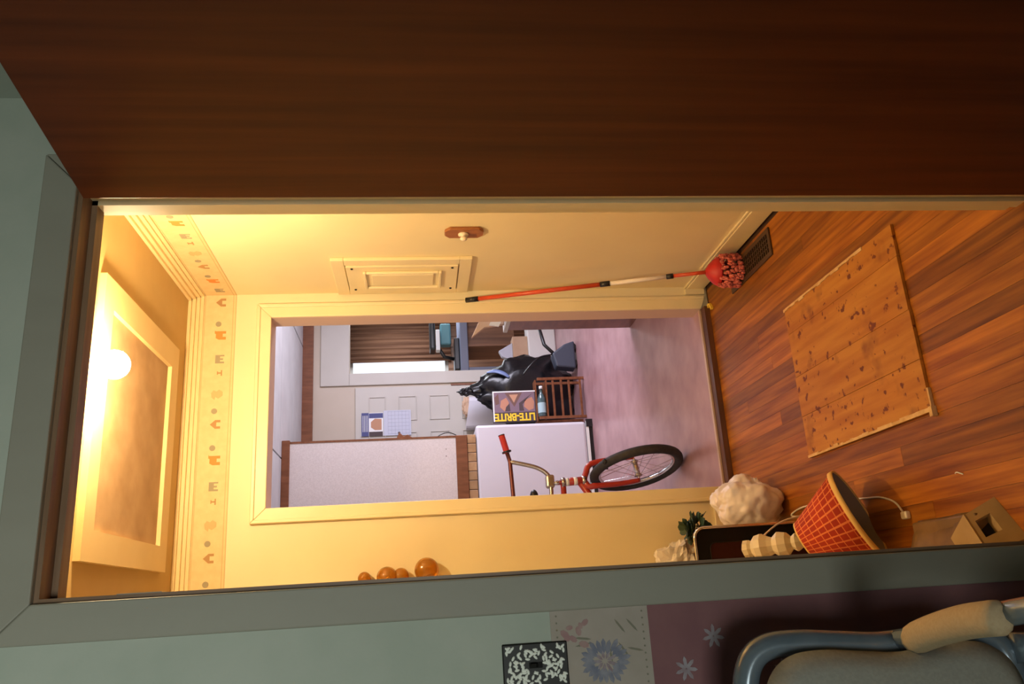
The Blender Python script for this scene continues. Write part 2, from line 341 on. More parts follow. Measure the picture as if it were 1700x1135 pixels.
# wallpaper border with little houses, on far and right hall walls
BZ0, BZ1 = 2.245, CE-.062
bf = box('wallpaper_border', 'border_hall', wf, HX0, XR, YF0-.0015, YF0, BZ0, BZ1)
bs = box('wallpaper_border', 'border_hall', wr, XR-.0015, XR, YN1, YF0, BZ0, BZ1)
for z in (BZ0, BZ0+.012, BZ1-.006):
    box('border_line', 'border_edge', bf, HX0, XR, YF0-.0019, YF0-.0015, z, z+.003); box('border_line', 'border_edge', bs, XR-.0019, XR-.0015, YN1, YF0, z, z+.003)
S = .026
SHAPES = {  # x to the right, z up, in units of S
 'dot': ([(math.cos(t*math.pi/6)*.5, math.sin(t*math.pi/6)*.5+.35) for t in range(12)], 'motif_grey'),
 'house': ([(-.85, -1.0), (-.35, -1.0), (-.35, -.45), (.25, -.45), (.25, -1.0), (.7, -1.0), (.7, .7), (.85, .9), (.3, .9), (.2, .7), (-.55, .7), (-.85, .2)], 'motif_orange'),
 'barn': ([(-.75, -.9), (-.45, -.9), (-.45, -.2), (-.15, -.2), (-.15, -.7), (.15, -.7), (.15, -.2), (.5, -.2), (.5, -.9), (.75, -.9), (.75, .6), (-.75, .6)], 'motif_grey'),
 'post': ([(-.5, -.65), (.5, -.65), (.5, -.45), (.12, -.45), (.12, .05), (.3, .05), (.3, .2), (-.3, .2), (-.3, .05), (-.12, .05), (-.12, -.45), (-.5, -.45)], 'motif_brown'),
 'tree': ([(-.2, -.9), (.5, -.9), (.9, -.3), (.55, .1), (.8, .6), (.3, 1.0), (-.5, .9), (-.9, .4), (-.4, .3), (-.7, -.2)], 'motif_tan'),
 'cottage': ([(-.75, -.75), (-.35, -.75), (-.35, -.1), (.35, -.1), (.35, -.75), (.75, -.75), (.75, .1), (0, .95), (-.75, .1)], 'motif_brown')}
SEQ = [('house', 0), ('barn', .115), ('post', .18), ('tree', .28), ('dot', .355), ('cottage', .415), ('dot', .52)]
PER = .573; ZC = 2.312
def motif(kind, c, far):
    sh, mm = SHAPES[kind]
    if far: pts = [(c+x*S, YF0-.0015, ZC+z*S) for x, z in sh]; d = (0, -.0012, 0); par = bf
    else: pts = [(XR-.0015, c-x*S, ZC+z*S) for x, z in sh]; d = (-.0012, 0, 0); par = bs
    G().prism(pts, d).build('border_motif', mm, par)
x00 = 1.235
for i in range(-1, 4):
    for k, off in SEQ:
        x = x00-i*PER-off
        if HX0+.03 < x < XR-.025: motif(k, x, True)
        y = YF0-(x-XR) if x > XR else None
for i in range(0, 4):
    for k, off in SEQ:
        y = YF0-.06-(PER-off)-(i-1)*PER-.12
        if YN1+.03 < y < YF0-.03: motif(k, y, False)
# far doorway casing and jamb
def casing(n, a, b, c, d, lab):   # raised outer band + flat
    struct(G().prism([a, b, c, d], (0, -.014, 0)).build('trim_%d' % n, 'cream_trim', bevel=.003), lab)
YC = YF0
CW = .066
casing(9, (FL, YC, KF), (FL, YC, FH), (FL-CW, YC, FH+CW), (FL-CW, YC, 0), 'cream casing beside the kitchen doorway')
casing(10, (FL+.0005, YC, FH), (FR-.0005, YC, FH), (FR+CW, YC, FH+CW), (FL-CW, YC, FH+CW), 'cream casing over the kitchen doorway')
casing(11, (FR, YC, KF), (FR+CW, YC, 0), (FR+CW, YC, FH+CW), (FR, YC, FH), 'cream casing between the corner and the kitchen doorway')
for n, gg in ((12, G().prism([(FL-CW+.002, YC-.014, .01), (FL-CW+.002, YC-.014, FH+CW-.002), (FL-CW+.018, YC-.014, FH+CW-.018), (FL-CW+.018, YC-.014, .01)], (0, -.008, 0))),
              (13, G().prism([(FL-CW+.0025, YC-.014, FH+CW-.002), (FR+CW-.0025, YC-.014, FH+CW-.002), (FR+CW-.0185, YC-.014, FH+CW-.018), (FL-CW+.0185, YC-.014, FH+CW-.018)], (0, -.008, 0))),
              (14, G().prism([(FR+CW-.002, YC-.014, .01), (FR+CW-.018, YC-.014, .01), (FR+CW-.018, YC-.014, FH+CW-.0185), (FR+CW-.002, YC-.014, FH+CW-.0025)], (0, -.008, 0)))):
    struct(gg.build('trim_%d' % n, 'cream_trim', bevel=.003), 'raised back band of the kitchen doorway casing')
mat('jamb_pink', (.72, .52, .40), .55)
struct(G().box(FL-.012, FL, YF0, YF1, KF, FH).box(FR, FR+.012, YF0, YF1, KF, FH).box(FL-.012, FR+.012, YF0, YF1, FH, FH+.012).build('trim_15', 'jamb_pink'), 'painted jamb lining of the kitchen doorway')
th = struct(box('trim_16', 'dark_wood', None, FL, FR, YF0-.045, YF0+.02, -.012, KF-.004), 'dark wooden step edge at the kitchen doorway')
struct(box('trim_17', 'metal_strip', None, FL, FR, YF0+.008, YF0+.028, KF-.004, KF+.004), 'thin pale strip edging the kitchen floor')
# floor planks, one object each
random.seed(3)
PW = .057; lens = [.95, 1.3, 1.7, 2.2]; meshes = {}
def plank(x, y0, y1):
    L = round(y1-y0, 3)
    if L not in meshes:
        g = G().box(-(PW-.0006)/2, (PW-.0006)/2, 0, L-.0008, -.012, 0)
        o = g.build('plank', 'oak_plank', fl, loc=(0, 0, 0)); meshes[L] = o.data
    else:
        o = bpy.data.objects.new('plank', meshes[L]); C.objects.link(o); o.parent = fl
    o.location = Vector((x, y0, 0))-ORG[fl]
x = HX0+PW/2
while x < XR-.01:
    y = YN1-.02-random.choice([0, .1, .2, .3, .4])
    while y < YF0-.05:
        L = random.choice(lens); y1 = min(y+L, YF0-.046)
        if y1 > YF0-.2: y1 = YF0-.046
        if x < FL-PW/2 or x > FR: pass
        y0c = max(y, YN0)
        plank(x, y0c, y1); y = y1
    x += PW
# ------------------------------------------------------------------ hall things
# ceiling bulb
t = thing('ceiling_bulb', 'glowing bare bulb in a porcelain holder on the hall ceiling', 'light', (BULB.x, BULB.y, CE))
G().lathe((BULB.x, BULB.y, CE), (0, 0, -1), [(0, .05), (.010, .05), (.022, .036), (.032, .020), (.064, .018)], 20).build('lamp_holder', 'porcelain', t, smooth=True)
G().ball(BULB, .045, 20, 12).build('bulb', 'light_bulb', t, smooth=True)
# attic hatch
t = thing('attic_hatch', 'framed brown board hatch set in the hall ceiling', 'hatch', (.645, 3.02, CE))
box('hatch_panel', 'hatch_board', t, .285, 1.005, 2.685, 3.36, CE-.006, CE)
hz = CE-.022
G().prism([(.19, 2.60, CE), (1.105, 2.60, CE), (1.005, 2.685, CE), (.285, 2.685, CE)], (0, 0, -.022)).build('frame_board', 'hatch_trim', t)
G().prism([(.19, 3.45, CE), (.285, 3.36, CE), (1.005, 3.36, CE), (1.105, 3.45, CE)], (0, 0, -.022)).build('frame_board', 'hatch_trim', t)
G().prism([(.19, 2.60, CE), (.285, 2.685, CE), (.285, 3.36, CE), (.19, 3.45, CE)], (0, 0, -.022)).build('frame_board', 'hatch_trim', t)
G().prism([(1.105, 2.60, CE), (1.105, 3.45, CE), (1.005, 3.36, CE), (1.005, 2.685, CE)], (0, 0, -.022)).build('frame_board', 'hatch_trim', t)
# painted access panel on the right wall
PY0, PY1, PZ0, PZ1 = 3.235, 3.63, 1.175, 1.78
t = thing('access_panel', 'cream painted wooden cupboard panel set in the hall side wall', 'panel', (XR, 3.43, PZ0))
fr = .055
box('frame_rail', 'cream_trim', t, XR-.016, XR, PY0, PY1, PZ1-fr, PZ1, bevel=.003); box('frame_rail', 'cream_trim', t, XR-.016, XR, PY0, PY1, PZ0, PZ0+fr, bevel=.003)
box('frame_stile', 'cream_trim', t, XR-.016, XR, PY0, PY0+fr, PZ0+fr, PZ1-fr, bevel=.003); box('frame_stile', 'cream_trim', t, XR-.016, XR, PY1-fr, PY1, PZ0+fr, PZ1-fr, bevel=.003)
d = box('panel_door', 'cream_trim', t, XR-.021, XR-.004, PY0+fr+.004, PY1-fr-.004, PZ0+fr+.004, PZ1-fr-.004, bevel=.003)
a0, a1, b0, b1 = PY0+fr+.05, PY1-fr-.05, PZ0+fr+.075, PZ1-fr-.075
for q in ((a0, a1, b0, b0+.014), (a0, a1, b1-.014, b1), (a0, a0+.014, b0+.014, b1-.014), (a1-.014, a1, b0+.014, b1-.014)):
    box('panel_moulding', 'cream_trim', d, XR-.034, XR-.021, *q, bevel=.004)
box('raised_field', 'cream_trim', d, XR-.030, XR-.021, a0+.03, a1-.03, b0+.035, b1-.035, bevel=.006)
for yy in (PY0+fr+.022, PY1-fr-.022):
    for zz in (PZ0+fr+.03, PZ1-fr-.03): G().lathe((XR-.021, yy, zz), (-1, 0, 0), [(0, .006), (.003, .0055), (.005, .002)], 8).build('screw', 'bronze', d)
# wooden plate with porcelain hook
t = thing('hook_plate', 'octagonal wooden plate with a white hook on the hall side wall', 'hook', (XR, 2.988, 1.147))
yc, z0, z1, hw = 2.988, 1.147, 1.303, .042
G().prism([(XR, yc-hw, z0+.02), (XR, yc-hw, z1-.02), (XR, yc-.018, z1), (XR, yc+.018, z1), (XR, yc+hw, z1-.02), (XR, yc+hw, z0+.02), (XR, yc+.018, z0), (XR, yc-.018, z0)], (-.014, 0, 0)).build('plate', 'plate_wood', t, bevel=.004)
G().lathe((XR-.014, yc, 1.228), (-1, 0, 0), [(0, .021), (.005, .021), (.008, .009), (.014, .009), (.018, .014), (.024, .014), (.028, .008), (.029, .002)], 16).build('knob', 'porcelain', t, smooth=True)
G().tube([(XR-.014, yc+.012, 1.222), (XR-.022, yc+.030, 1.214), (XR-.022, yc+.040, 1.224)], .004, 8).build('hook', 'porcelain', t, smooth=True)
# duster leaning in the corner
T0 = Vector((1.372, 3.622, 1.185)); T1 = Vector((1.330, 3.215, .135)); D = T1-T0
t = thing('duster_mop', 'red and white telescopic pole duster leaning beside the casing', 'duster', (1.33, 3.2, 0))
def seg(a, b, r, m, nm): G().tube([T0+D*a, T0+D*b], r, 12).build(nm, m, t, smooth=True)
seg(0, .055, .0125, 'black_plastic', 'end_grip'); seg(.055, .57, .0105, 'pole_red', 'upper_pole'); seg(.57, .61, .0125, 'black_plastic', 'collar')
seg(.61, .835, .0095, 'pole_white', 'middle_pole'); seg(.835, .862, .012, 'black_plastic', 'collar'); seg(.862, 1.0, .0085, 'pole_red', 'lower_pole')
dn = D.normalized(); hb = T1
G().lathe(hb-dn*.015, Vector((-.02, -.10, -1)), [(0, .012), (.015, .034), (.035, .054), (.055, .064), (.062, .062)], 20).build('head_cup', 'duster_red', t, smooth=True)
g = G(); random.seed(5)
for i in range(420):
    a = random.random()*6.283; h = random.random(); rr = .066*math.sqrt(random.random()) if h < .12 else .062+.007*random.random()
    c = hb+Vector((-.004+math.cos(a)*rr*1.05, -.018+math.sin(a)*rr, -.035-h*.090)); g.ball((c.x, c.y, max(c.z, .008)), (.007, .007, .010), 6, 4)
o = g.build('chenille_fringe', 'duster_pink', t, smooth=True); o['kind'] = 'stuff'
# floor register
t = thing('floor_register', 'brown metal heating grille let into the hall floor under the duster', 'register', (1.308, 3.07, .0))
RX0, RX1, RY0, RY1 = 1.255, 1.375, 2.86, 3.30
box('duct_plate', 'black_void', t, RX0+.01, RX1-.01, RY0+.01, RY1-.01, .0005, .002)
for q in ((RX0, RX0+.02, RY0, RY1), (RX1-.02, RX1, RY0, RY1), (RX0+.02, RX1-.02, RY0, RY0+.022), (RX0+.02, RX1-.02, RY1-.022, RY1)): box('frame', 'register_brown', t, *q, .0005, .008, bevel=.002)
for i in range(20): box('slat', 'register_brown', t, RX0+.02, RX1-.02, RY0+.034+i*.0195, RY0+.040+i*.0195, .002, .007)
for i in range(3): box('cross_bar', 'register_brown', t, RX0+.04+i*.019, RX0+.043+i*.019, RY0+.022, RY1-.022, .0025, .0065)
# patch of old boards on the floor
t = thing('floor_patch', 'rough stained board panel lying on the hall floor', 'board', (.72, 2.455, 0))
xs = [.432, .585, .735, .905, 1.008]
for i in range(4): box('board', 'patch_board', t, xs[i]+.0004, xs[i+1]-.0004, 2.085+random.uniform(-.003, .003), 2.835+random.uniform(-.003, .003), .0005, .0100+random.uniform(0, .0008), bevel=.0008)
def frayed(x, sgn, y0, y1):
    g = G(); y = y0
    while y < y1:
        d = random.uniform(.012, .05); e = min(y+d, y1); wd = random.uniform(.006, .014)
        g.box(min(x, x+sgn*wd), max(x, x+sgn*wd), y, e, .0100, .0135); y = e
    return g
frayed(.432, 1, 2.083, 2.837).build('splintered_edge', 'raw_edge', t); frayed(1.008, -1, 2.25, 2.837).build('splintered_edge', 'raw_edge', t)
G().box(.418, .446, 2.072, 2.086, .0005, .016).box(.446, .50, 2.078, 2.085, .0005, .010).build('splintered_edge', 'raw_edge', t)
# yellow tag on the floor by the casing
tag(G().prism([(1.285, 3.555, .0005), (1.315, 3.575, .0005), (1.318, 3.60, .0005), (1.300, 3.603, .0005), (1.306, 3.575, .0005), (1.28, 3.568, .0005)], (0, 0, .012)).build('paper_scrap', 'yellow_tag'), 'bright yellow scrap on the floor beside the casing', 'scrap')
# amber glass wall ornament on the far wall
t = thing('glass_ornament', 'amber glass balls of a hanging ornament on the cream wall', 'ornament', (.14, YF0, 1.36))
for x, z, r in ((.148, 1.406, .052), (.130, 1.515, .034), (.128, 1.573, .044), (.128, 1.668, .028), (.06, 1.46, .05), (.055, 1.56, .036), (.065, 1.65, .046), (.01, 1.52, .05)):
    G().ball((x, YF0-r*.8-.006, z), (r, r*.8, r), 20, 12).build('glass_ball', 'amber_glass', t, smooth=True)
G().tube([(.148, YF0-.006, 1.36), (.10, YF0-.006, 1.5), (.10, YF0-.006, 1.74)], .005, 6).tube([(.02, YF0-.006, 1.50), (.13, YF0-.006, 1.57), (.06, YF0-.006, 1.65)], .004, 6).build('wire_stem', 'brass', t)
# ---- heap of clutter beside the left jamb
def crumple(c, r, amp, seed, seg=26, rings=18, f=2.2):
    off = Vector((seed*3.1, seed*1.7, seed*.9))
    def fn(d):
        n1 = noise.noise(d*f+off); n2 = abs(noise.noise(d*f*2.1+off*2)); return 1+amp*n1-amp*.9*n2
    return G().ball(c, r, seg, rings, fn)
boff = Vector((1.3, 5.2, 2.2))
def sackfn(d):
    th = math.atan2(d.y, d.x); ph = math.acos(max(-1, min(1, d.z))); lo_ = noise.noise(d*1.3+boff); w_ = 2.2*noise.noise(d*1.6+boff*2)
    fold = abs(math.sin(3.5*th+w_*1.6+1.2*ph)); crease = 1-abs(noise.noise(Vector((th*1.6, ph*.9, 3.3))))*2.4
    vd = noise.voronoi(d*1.9+boff)[0]; ve = noise.voronoi(d*4.3+boff)[0]
    return .90+.16*lo_+.12*fold*math.sin(ph)**.7*(.5+.5*noise.noise(d*2+boff))+.05*crease-.20*min(.5, vd[1]-vd[0])-.09*min(.5, ve[1]-ve[0])
g = G().ball((.305, 3.17, .135), (.125, .125, .150), 64, 44, sackfn)
for v in g.v: v.z = max(v.z, .001)
bagw = g.build('plastic_bag', 'plaster_bag', smooth=True); tag(bagw, 'crumpled white plastic bag on the hall floor by the casing', 'bag')
g = crumple((.130, 3.56, .31), (.080, .06, .10), .45, 6)
tis = g.build('crumpled_paper', 'tissue'); tag(tis, 'crumpled white paper on top of the heap against the cream wall', 'paper')
# plant in a dark pot
t = thing('potted_plant', 'small dark green leafy plant behind the black tray', 'plant', (.12, 3.42, 0))
G().lathe((.085, 3.42, 0), (0, 0, 1), [(0, .05), (.10, .058), (.235, .068), (.24, .06), (.225, .054)], 16).build('pot', 'bronze', t, smooth=True)
leafmesh = None; random.seed(11)
for i in range(110):
    a = random.random()*6.283; e = random.uniform(-.5, 1.3); d = Vector((math.cos(a)*math.cos(e), math.sin(a)*math.cos(e), math.sin(e)))
    c = Vector((.250, 3.445, .250))+Vector((d.x*.050, d.y*.050, d.z*.058))*random.uniform(.3, 1)
    if leafmesh is None:
        g = G(); q = [(0, 0, 0), (.012, .004, .003), (.019, .016, 0), (.013, .028, -.003), (0, .034, -.008), (-.013, .028, -.003), (-.019, .016, 0), (-.012, .004, .003)]
        g.prism(q, (0, 0, -.0012)); o = g.build('leaf', 'leaf_green', t, loc=(0, 0, 0)); leafmesh = o.data
    else: o = bpy.data.objects.new('leaf', leafmesh); C.objects.link(o); o.parent = t
    o.location = c-ORG[t]; o.rotation_euler = d.to_track_quat('Y', 'Z').to_euler()
for i in range(5): G().tube([(.085+.012*i, 3.42, .20), (.12+.02*i, 3.43, .26), (.20+.015*i, 3.44, .235+.012*i)], .0025, 5).build('stem', 'stem_green', t)
# black tray on edge
t = thing('serving_tray', 'black tray with chrome rim and dark red field, stood on edge', 'tray', (0, 2.80, 0))
ty, lean = 2.78, .06
def TP(x, z, d=0): return Vector((x, ty+lean*z+d, z))
def rrect(x0, x1, z0, z1, r, n=6):
    out = []
    for cx, cz, a in ((x1-r, z1-r, 0), (x0+r, z1-r, 90), (x0+r, z0+r, 180), (x1-r, z0+r, 270)):
        for k in range(n+1): q = math.radians(a+90*k/n); out.append((cx+r*math.cos(q), cz+r*math.sin(q)))
    return out
RX = .200
G().prism([TP(x, z) for x, z in rrect(-.42, RX, .004, .488, .035)], (0, .012, 0)).build('tray_body', 'tray_black', t)
G().tube([TP(x, z, -.004) for x, z in rrect(-.422, RX+.002, .006, .490, .036)], .0055, 8, closed=True).build('chrome_rim', 'chrome', t, smooth=True)
G().prism([TP(x, z, -.003) for x, z in rrect(-.37, RX-.05, .05, .44, .02)], (0, .0025, 0)).build('tray_field', 'tray_maroon', t)
G().tube([TP(x, z, -.004) for x, z in rrect(-.37, RX-.05, .05, .44, .02)], .0015, 5, closed=True).build('field_line', 'bronze', t)
# lamp toppled with a plaid shade
CWd = Vector((.198, 2.42, .088)); CN = Vector((.1255, 2.535, .224)); ax = (CN-CWd).normalized(); HL = (CN-CWd).length
t = thing('table_lamp', 'toppled table lamp with a red plaid shade and white carved base', 'lamp', (.15, 2.5, 0))
RWd, RNr = .142, .058
g = G(); segn = 48; prof = [(0, RWd), (HL*.5, (RWd+RNr)/2), (HL, RNr)]; g.lathe(CWd, ax, prof, segn, cap=False)
sh = g.build('lamp_shade', 'red_plaid', t, smooth=True); me = sh.data; uv = me.uv_layers.new(name='uv')
for p in me.polygons:
    for li, vi in zip(p.loop_indices, p.vertices):
        ring, k = divmod(vi, segn); kk = k
        if k == 0 and any(q % segn == segn-1 for q in p.vertices): kk = segn
        uv.data[li].uv = (kk/segn*15, ring/2*8)
sol = sh.modifiers.new('solid', 'SOLIDIFY'); sol.thickness = .0015; sol.offset = 1
G().lathe(CWd+ax*.001, ax, [(0, RWd-.003), (HL-.002, RNr-.003)], segn, cap=False).build('shade_lining', 'shade_inside', sh, smooth=True)
def ring(c, r, th, wd): return G().lathe(c, ax, [(-wd/2, r), (wd/2, r-.002), (wd/2, r+th), (-wd/2, r+th+.001), (-wd/2, r)], segn, cap=False)
ring(CWd+ax*.008, RWd-.004, .0045, .016).build('rim_tape', 'rim_yellow', sh, smooth=True); ring(CN-ax*.005, RNr-.001, .004, .011).build('rim_tape', 'rim_yellow', sh, smooth=True)
G().lathe(CWd+ax*.05, ax, [(0, .012), (.05, .014), (.06, .018), (.12, .018)], 12).build('socket', 'bronze', t, smooth=True)
for k in range(3):
    a = ax.orthogonal().normalized(); a = Matrix.Rotation(k*2.094, 3, ax) @ a
    G().tube([CN-ax*.01, CN-ax*.01+a*(RNr-.004)], .002, 5).build('shade_spider', 'bronze', t)
bdir = (Vector((.116, 2.64, .352))-CN).normalized()
G().tube([CWd+ax*.12, CN+ax*.005, CN+bdir*.03], .006, 8).build('lamp_rod', 'brass', t)
G().lathe(CN+bdir*.005, bdir, [(0, .018), (.02, .030), (.035, .020), (.05, .036), (.075, .042), (.095, .026), (.11, .032), (.13, .044), (.15, .040), (.165, .024), (.175, .030), (.19, .030), (.20, .006)], 10).build('carved_base', 'ceramic_white', t, smooth=False)
G().tube(bez([(.118, 2.645, .36), (.20, 2.69, .22), (.226, 2.75, .05), (.232, 2.86, .004), (.240, 3.02, .004), (.252, 3.07, .004), (.268, 2.98, .004), (.268, 2.80, .004), (.255, 2.62, .004), (.245, 2.50, .004), (.238, 2.43, .004), (.215, 2.36, .004), (.180, 2.325, .004)], 6), .0032, 6).build('cord', 'cord_white', t, smooth=True)
G().box(.160, .182, 2.295, 2.325, .0005, .016).build('plug', 'cord_white', t, bevel=.004)
# long beige box with a slot handle
t = thing('cardboard_carton', 'long beige carton with a dark slot handle in its end', 'box', (.06, 2.0, 0))
x0, x1, y0, y1, z1 = -.10, .140, 1.815, 2.20, .095
box('carton_body', 'tan_sheet', t, x0, x1, y0+.11, y1, .0005, z1-.03, bevel=.006)
P0, P1, P2_, P3 = Vector((.176, 1.925, .001)), Vector((.070, 1.842, .001)), Vector((.040, 1.866, .088)), Vector((.138, 1.940, .078))
back = Vector((-.024, .032, 0))
def FP(u, v): return (P0*(1-u)+P1*u)*(1-v)+(P3*(1-u)+P2_*u)*v
for a, b, c, d in ((0, .24, 0, 1), (.66, 1, 0, 1), (.24, .66, 0, .40), (.24, .66, .88, 1)):
    G().prism([FP(a, c), FP(b, c), FP(b, d), FP(a, d)], back).build('end_board', 'beige_card', t)
G().prism([FP(.24, .40)+back*.6, FP(.66, .40)+back*.6, FP(.66, .88)+back*.6, FP(.24, .88)+back*.6], back*.3).build('slot_back', 'black_void', t)
G().prism([FP(0, 1), FP(1, 1), FP(1, 1)+back*2.2, FP(0, 1)+back*2.2], (0, 0, .006)).build('end_cap', 'beige_card', t)
g = G()
n = 10
for i in range(n+1):
    for j in range(7):
        xx = x0+.01+(x1-x0-.005)*j/6; yy = y0+.115+(y1-y0-.115)*i/n
        g.v.append(Vector((xx, yy, z1-.030+.030*noise.noise((xx*13, yy*13, .3))+.012-max(0, xx-.09)*.5)))
for i in range(n):
    for j in range(6): a = i*7+j; g.f.append([a, a+1, a+8, a+7])
o = g.build('wrinkled_cover', 'tan_sheet', t, smooth=True); s = o.modifiers.new('solid', 'SOLIDIFY'); s.thickness = .004

# ------------------------------------------------------------------ switch plate and armchair in the near room
t = thing('switch_plate', 'ornate dark metal switch plate with bright scrollwork on the grey green wall', 'switch plate', (-.112, YN0, 1.178))
px0, px1, pz0, pz1 = -.147, -.073, 1.180, 1.297
px, pz = (px0+px1)/2, (pz0+pz1)/2
box('back_plate', 'bronze', t, px0, px1, YN0-.006, YN0-.0016, pz0, pz1, bevel=.002)
g = G(); random.seed(21)
pl = []
for i in range(18):
    a = i/18*2*math.pi; pl.append((.026*math.cos(a), .046*math.sin(a), a+1.57))
    pl.append((.020*math.cos(a+.17), .036*math.sin(a+.17), a))
for i in range(10): a = i/10*2*math.pi; pl.append((.013*math.cos(a), .024*math.sin(a), a+.8))
for sx in (-1, 1):
    for sz in (-1, 1): pl += [(sx*.029, sz*.050, .8*sx*sz), (sx*.026, sz*.044, -.8*sx*sz), (sx*.022, sz*.051, 0)]
for i in range(70):
    u_, v_ = random.uniform(-.031, .031), random.uniform(-.052, .052)
    if abs(u_) > .009 or abs(v_) > .016: pl.append((u_, v_, random.random()*3.14))
for dx, dz, a in pl:
    e = Vector((math.cos(a), 0, math.sin(a))); f = Vector((-math.sin(a), 0, math.cos(a))); c = Vector((px+dx, YN0-.006, pz+dz))
    n0 = len(g.v); G_ = G().ball((0, 0, 0), 1, 7, 5)
    g.add([c+e*(v.x*.0052)+f*(v.y*.0026)+Vector((0, -1, 0))*(v.z*.0026) for v in G_.v], G_.f)
g.build('scrollwork', 'silver_glint_white', t, smooth=True)
box('toggle_slot', 'black_void', t, px-.005, px+.005, YN0-.0068, YN0-.006, pz-.012, pz+.012); G().obox((px, YN0-.012, pz+.003), (.003, 0, 0), (0, .007, -.003), (0, .002, .004)).build('toggle', 'bronze', t)

t = thing('armchair', 'carved silver grey armchair with beige padded arms against the maroon wallpaper', 'armchair', (-.37, 1.0, 0))
XCc = -.37; BY = 1.34
def cb(x, z, dy=0): return Vector((x, BY+(z-.7)*.12+dy, z))      # leaning back plane
half = [(-.37, .934), (-.27, .932), (-.17, .926), (-.120, .912), (-.097, .882), (-.093, .83), (-.098, .77), (-.104, .70), (-.100, .64), (-.093, .58), (-.100, .53), (-.14, .500), (-.25, .492), (-.37, .49)]
loop = half+[(2*XCc-x, z) for x, z in half[::-1][1:-1]]
P = bez([cb(x, z) for x, z in loop]+[cb(*loop[0])], 5)[:-1]
G().tube(P, .021, 12, closed=True).build('back_frame', 'chair_frame', t, smooth=True)
P2 = bez([cb(XCc+(x-XCc)*.90, .712+(z-.712)*.86, -.02) for x, z in loop]+[cb(XCc+(loop[0][0]-XCc)*.9, .712+(loop[0][1]-.712)*.86, -.02)], 5)[:-1]
G().tube([p+Vector((0, -.004, 0)) for p in P2], .0055, 8, closed=True).build('frame_bead', 'chair_grey', t, smooth=True)
g = G(); ctr = cb(XCc, .712, -.03); n = len(P2); g.v += [Vector(p) for p in P2]
g.v += [ctr+(p-ctr)*.9+Vector((0, -.018, 0)) for p in P2]+[ctr+(p-ctr)*.5+Vector((0, -.024, 0)) for p in P2]+[ctr+Vector((0, -.026, 0))]
for i in range(n):
    j = (i+1) % n
    for q in (0, 1): g.f.append([q*n+i, q*n+j, (q+1)*n+j, (q+1)*n+i])
    g.f.append([2*n+i, 2*n+j, 3*n])
o = g.build('back_cushion', 'chair_fabric', t, smooth=True); s = o.modifiers.new('solid', 'SOLIDIFY'); s.thickness = .03; s.offset = -1
for sg in (1, -1):
    def mx_(x, y, z): return (x if sg > 0 else 2*XCc-x, y, z)
    ar = bez([mx_(-.098, 1.335, .672), mx_(-.092, 1.27, .668), mx_(-.074, 1.20, .672), mx_(-.062, 1.10, .680), mx_(-.050, 1.00, .688), mx_(-.045, .93, .682), mx_(-.045, .90, .665)], 5)
    G().tube(ar, .016, 10).build('arm_rail', 'chair_frame', t, smooth=True)
    pd = bez([mx_(-.094, 1.265, .680), mx_(-.090, 1.25, .685), mx_(-.076, 1.18, .692), mx_(-.064, 1.10, .700), mx_(-.059, 1.04, .704), mx_(-.057, 1.02, .702)], 5)
    nn = len(pd); G().tube(pd, [(.009+.014*math.sin(min(1, (i+.5)/nn*5)*1.57)) if i < nn*.7 else .009+.014*math.sin(min(1, (nn-i)/nn*5)*1.57) for i in range(nn)], 12).build('arm_pad', 'arm_fabric', t, smooth=True)
    G().tube([mx_(-.0925, 1.266, .680), mx_(-.0955, 1.278, .677)], .019, 12).build('pad_welt', 'chair_grey', t, smooth=True)
    G().ball(mx_(-.045, .905, .668), (.022, .026, .022), 12, 8).build('arm_scroll', 'chair_grey', t, smooth=True)
    G().tube(bez([mx_(-.048, .93, .67), mx_(-.055, .96, .56), mx_(-.075, .93, .44), mx_(-.08, .90, .41)], 5), .016, 10).build('arm_support', 'chair_frame', t, smooth=True)
    G().tube(bez([mx_(-.09, .82, .41), mx_(-.07, .79, .30), mx_(-.095, .81, .12), mx_(-.085, .80, .012)], 5), [.03-.014*i/15 for i in range(16)], 10).build('leg', 'chair_frame', t, smooth=True)
    G().tube(bez([mx_(-.12, 1.30, .50), mx_(-.12, 1.30, .40), mx_(-.12, 1.33, .2), mx_(-.12, 1.36, .01)], 5), [.024-.008*i/15 for i in range(16)], 10).build('leg', 'chair_frame', t, smooth=True)
G().prism([(-.66, 1.31, .35), (-.08, 1.31, .35), (-.06, .80, .35), (-.68, .80, .35)], (0, 0, .06)).build('seat_rail', 'chair_frame', t, bevel=.012)
G().prism([(-.64, 1.29, .41), (-.10, 1.29, .41), (-.085, .82, .41), (-.655, .82, .41)], (0, 0, .07)).build('seat_cushion', 'chair_fabric', t, bevel=.03)

# ------------------------------------------------------------------ kitchen shell
struct(box('floor', 'vinyl_floor', None, KX0, KX1, YF0+.028, YB0+.5, -.06, KF), 'mauve vinyl kitchen floor')
kc = struct(box('ceiling', 'black_void', None, KX0-.1, KX1+.1, YF1, YB1, CE+.012, CE+.1), 'pale panelled kitchen ceiling')
for i in range(4):
    for j in range(6):
        xa = -.95+i*1.22-.35; ya = YF1+j*.61
        xb, yb = min(xa+1.21, KX1), min(ya+.603, YB0); xa = max(xa, KX0)
        if yb-ya > .05: box('ceiling_panel', 'kitchen_ceiling', kc, xa, xb-.004, ya+.003, yb, CE, CE+.012)
struct(box('wall_left', 'kitchen_wall', None, KX0-.1, KX0, YF1, YB1, 0, CE))
struct(G().box(KX1, KX1+.1, YF1, 4.6, 0, CE).box(KX1, KX1+.1, 6.1, YB1, 0, CE).box(KX1, KX1+.1, 4.6, 6.1, 0, .85).box(KX1, KX1+.1, 4.6, 6.1, 2.05, CE).build('wall_right', 'kitchen_wall'))
window(2, 'x', KX1+.06, 4.6, 6.1, .85, 2.05, 'kitchen_trim')
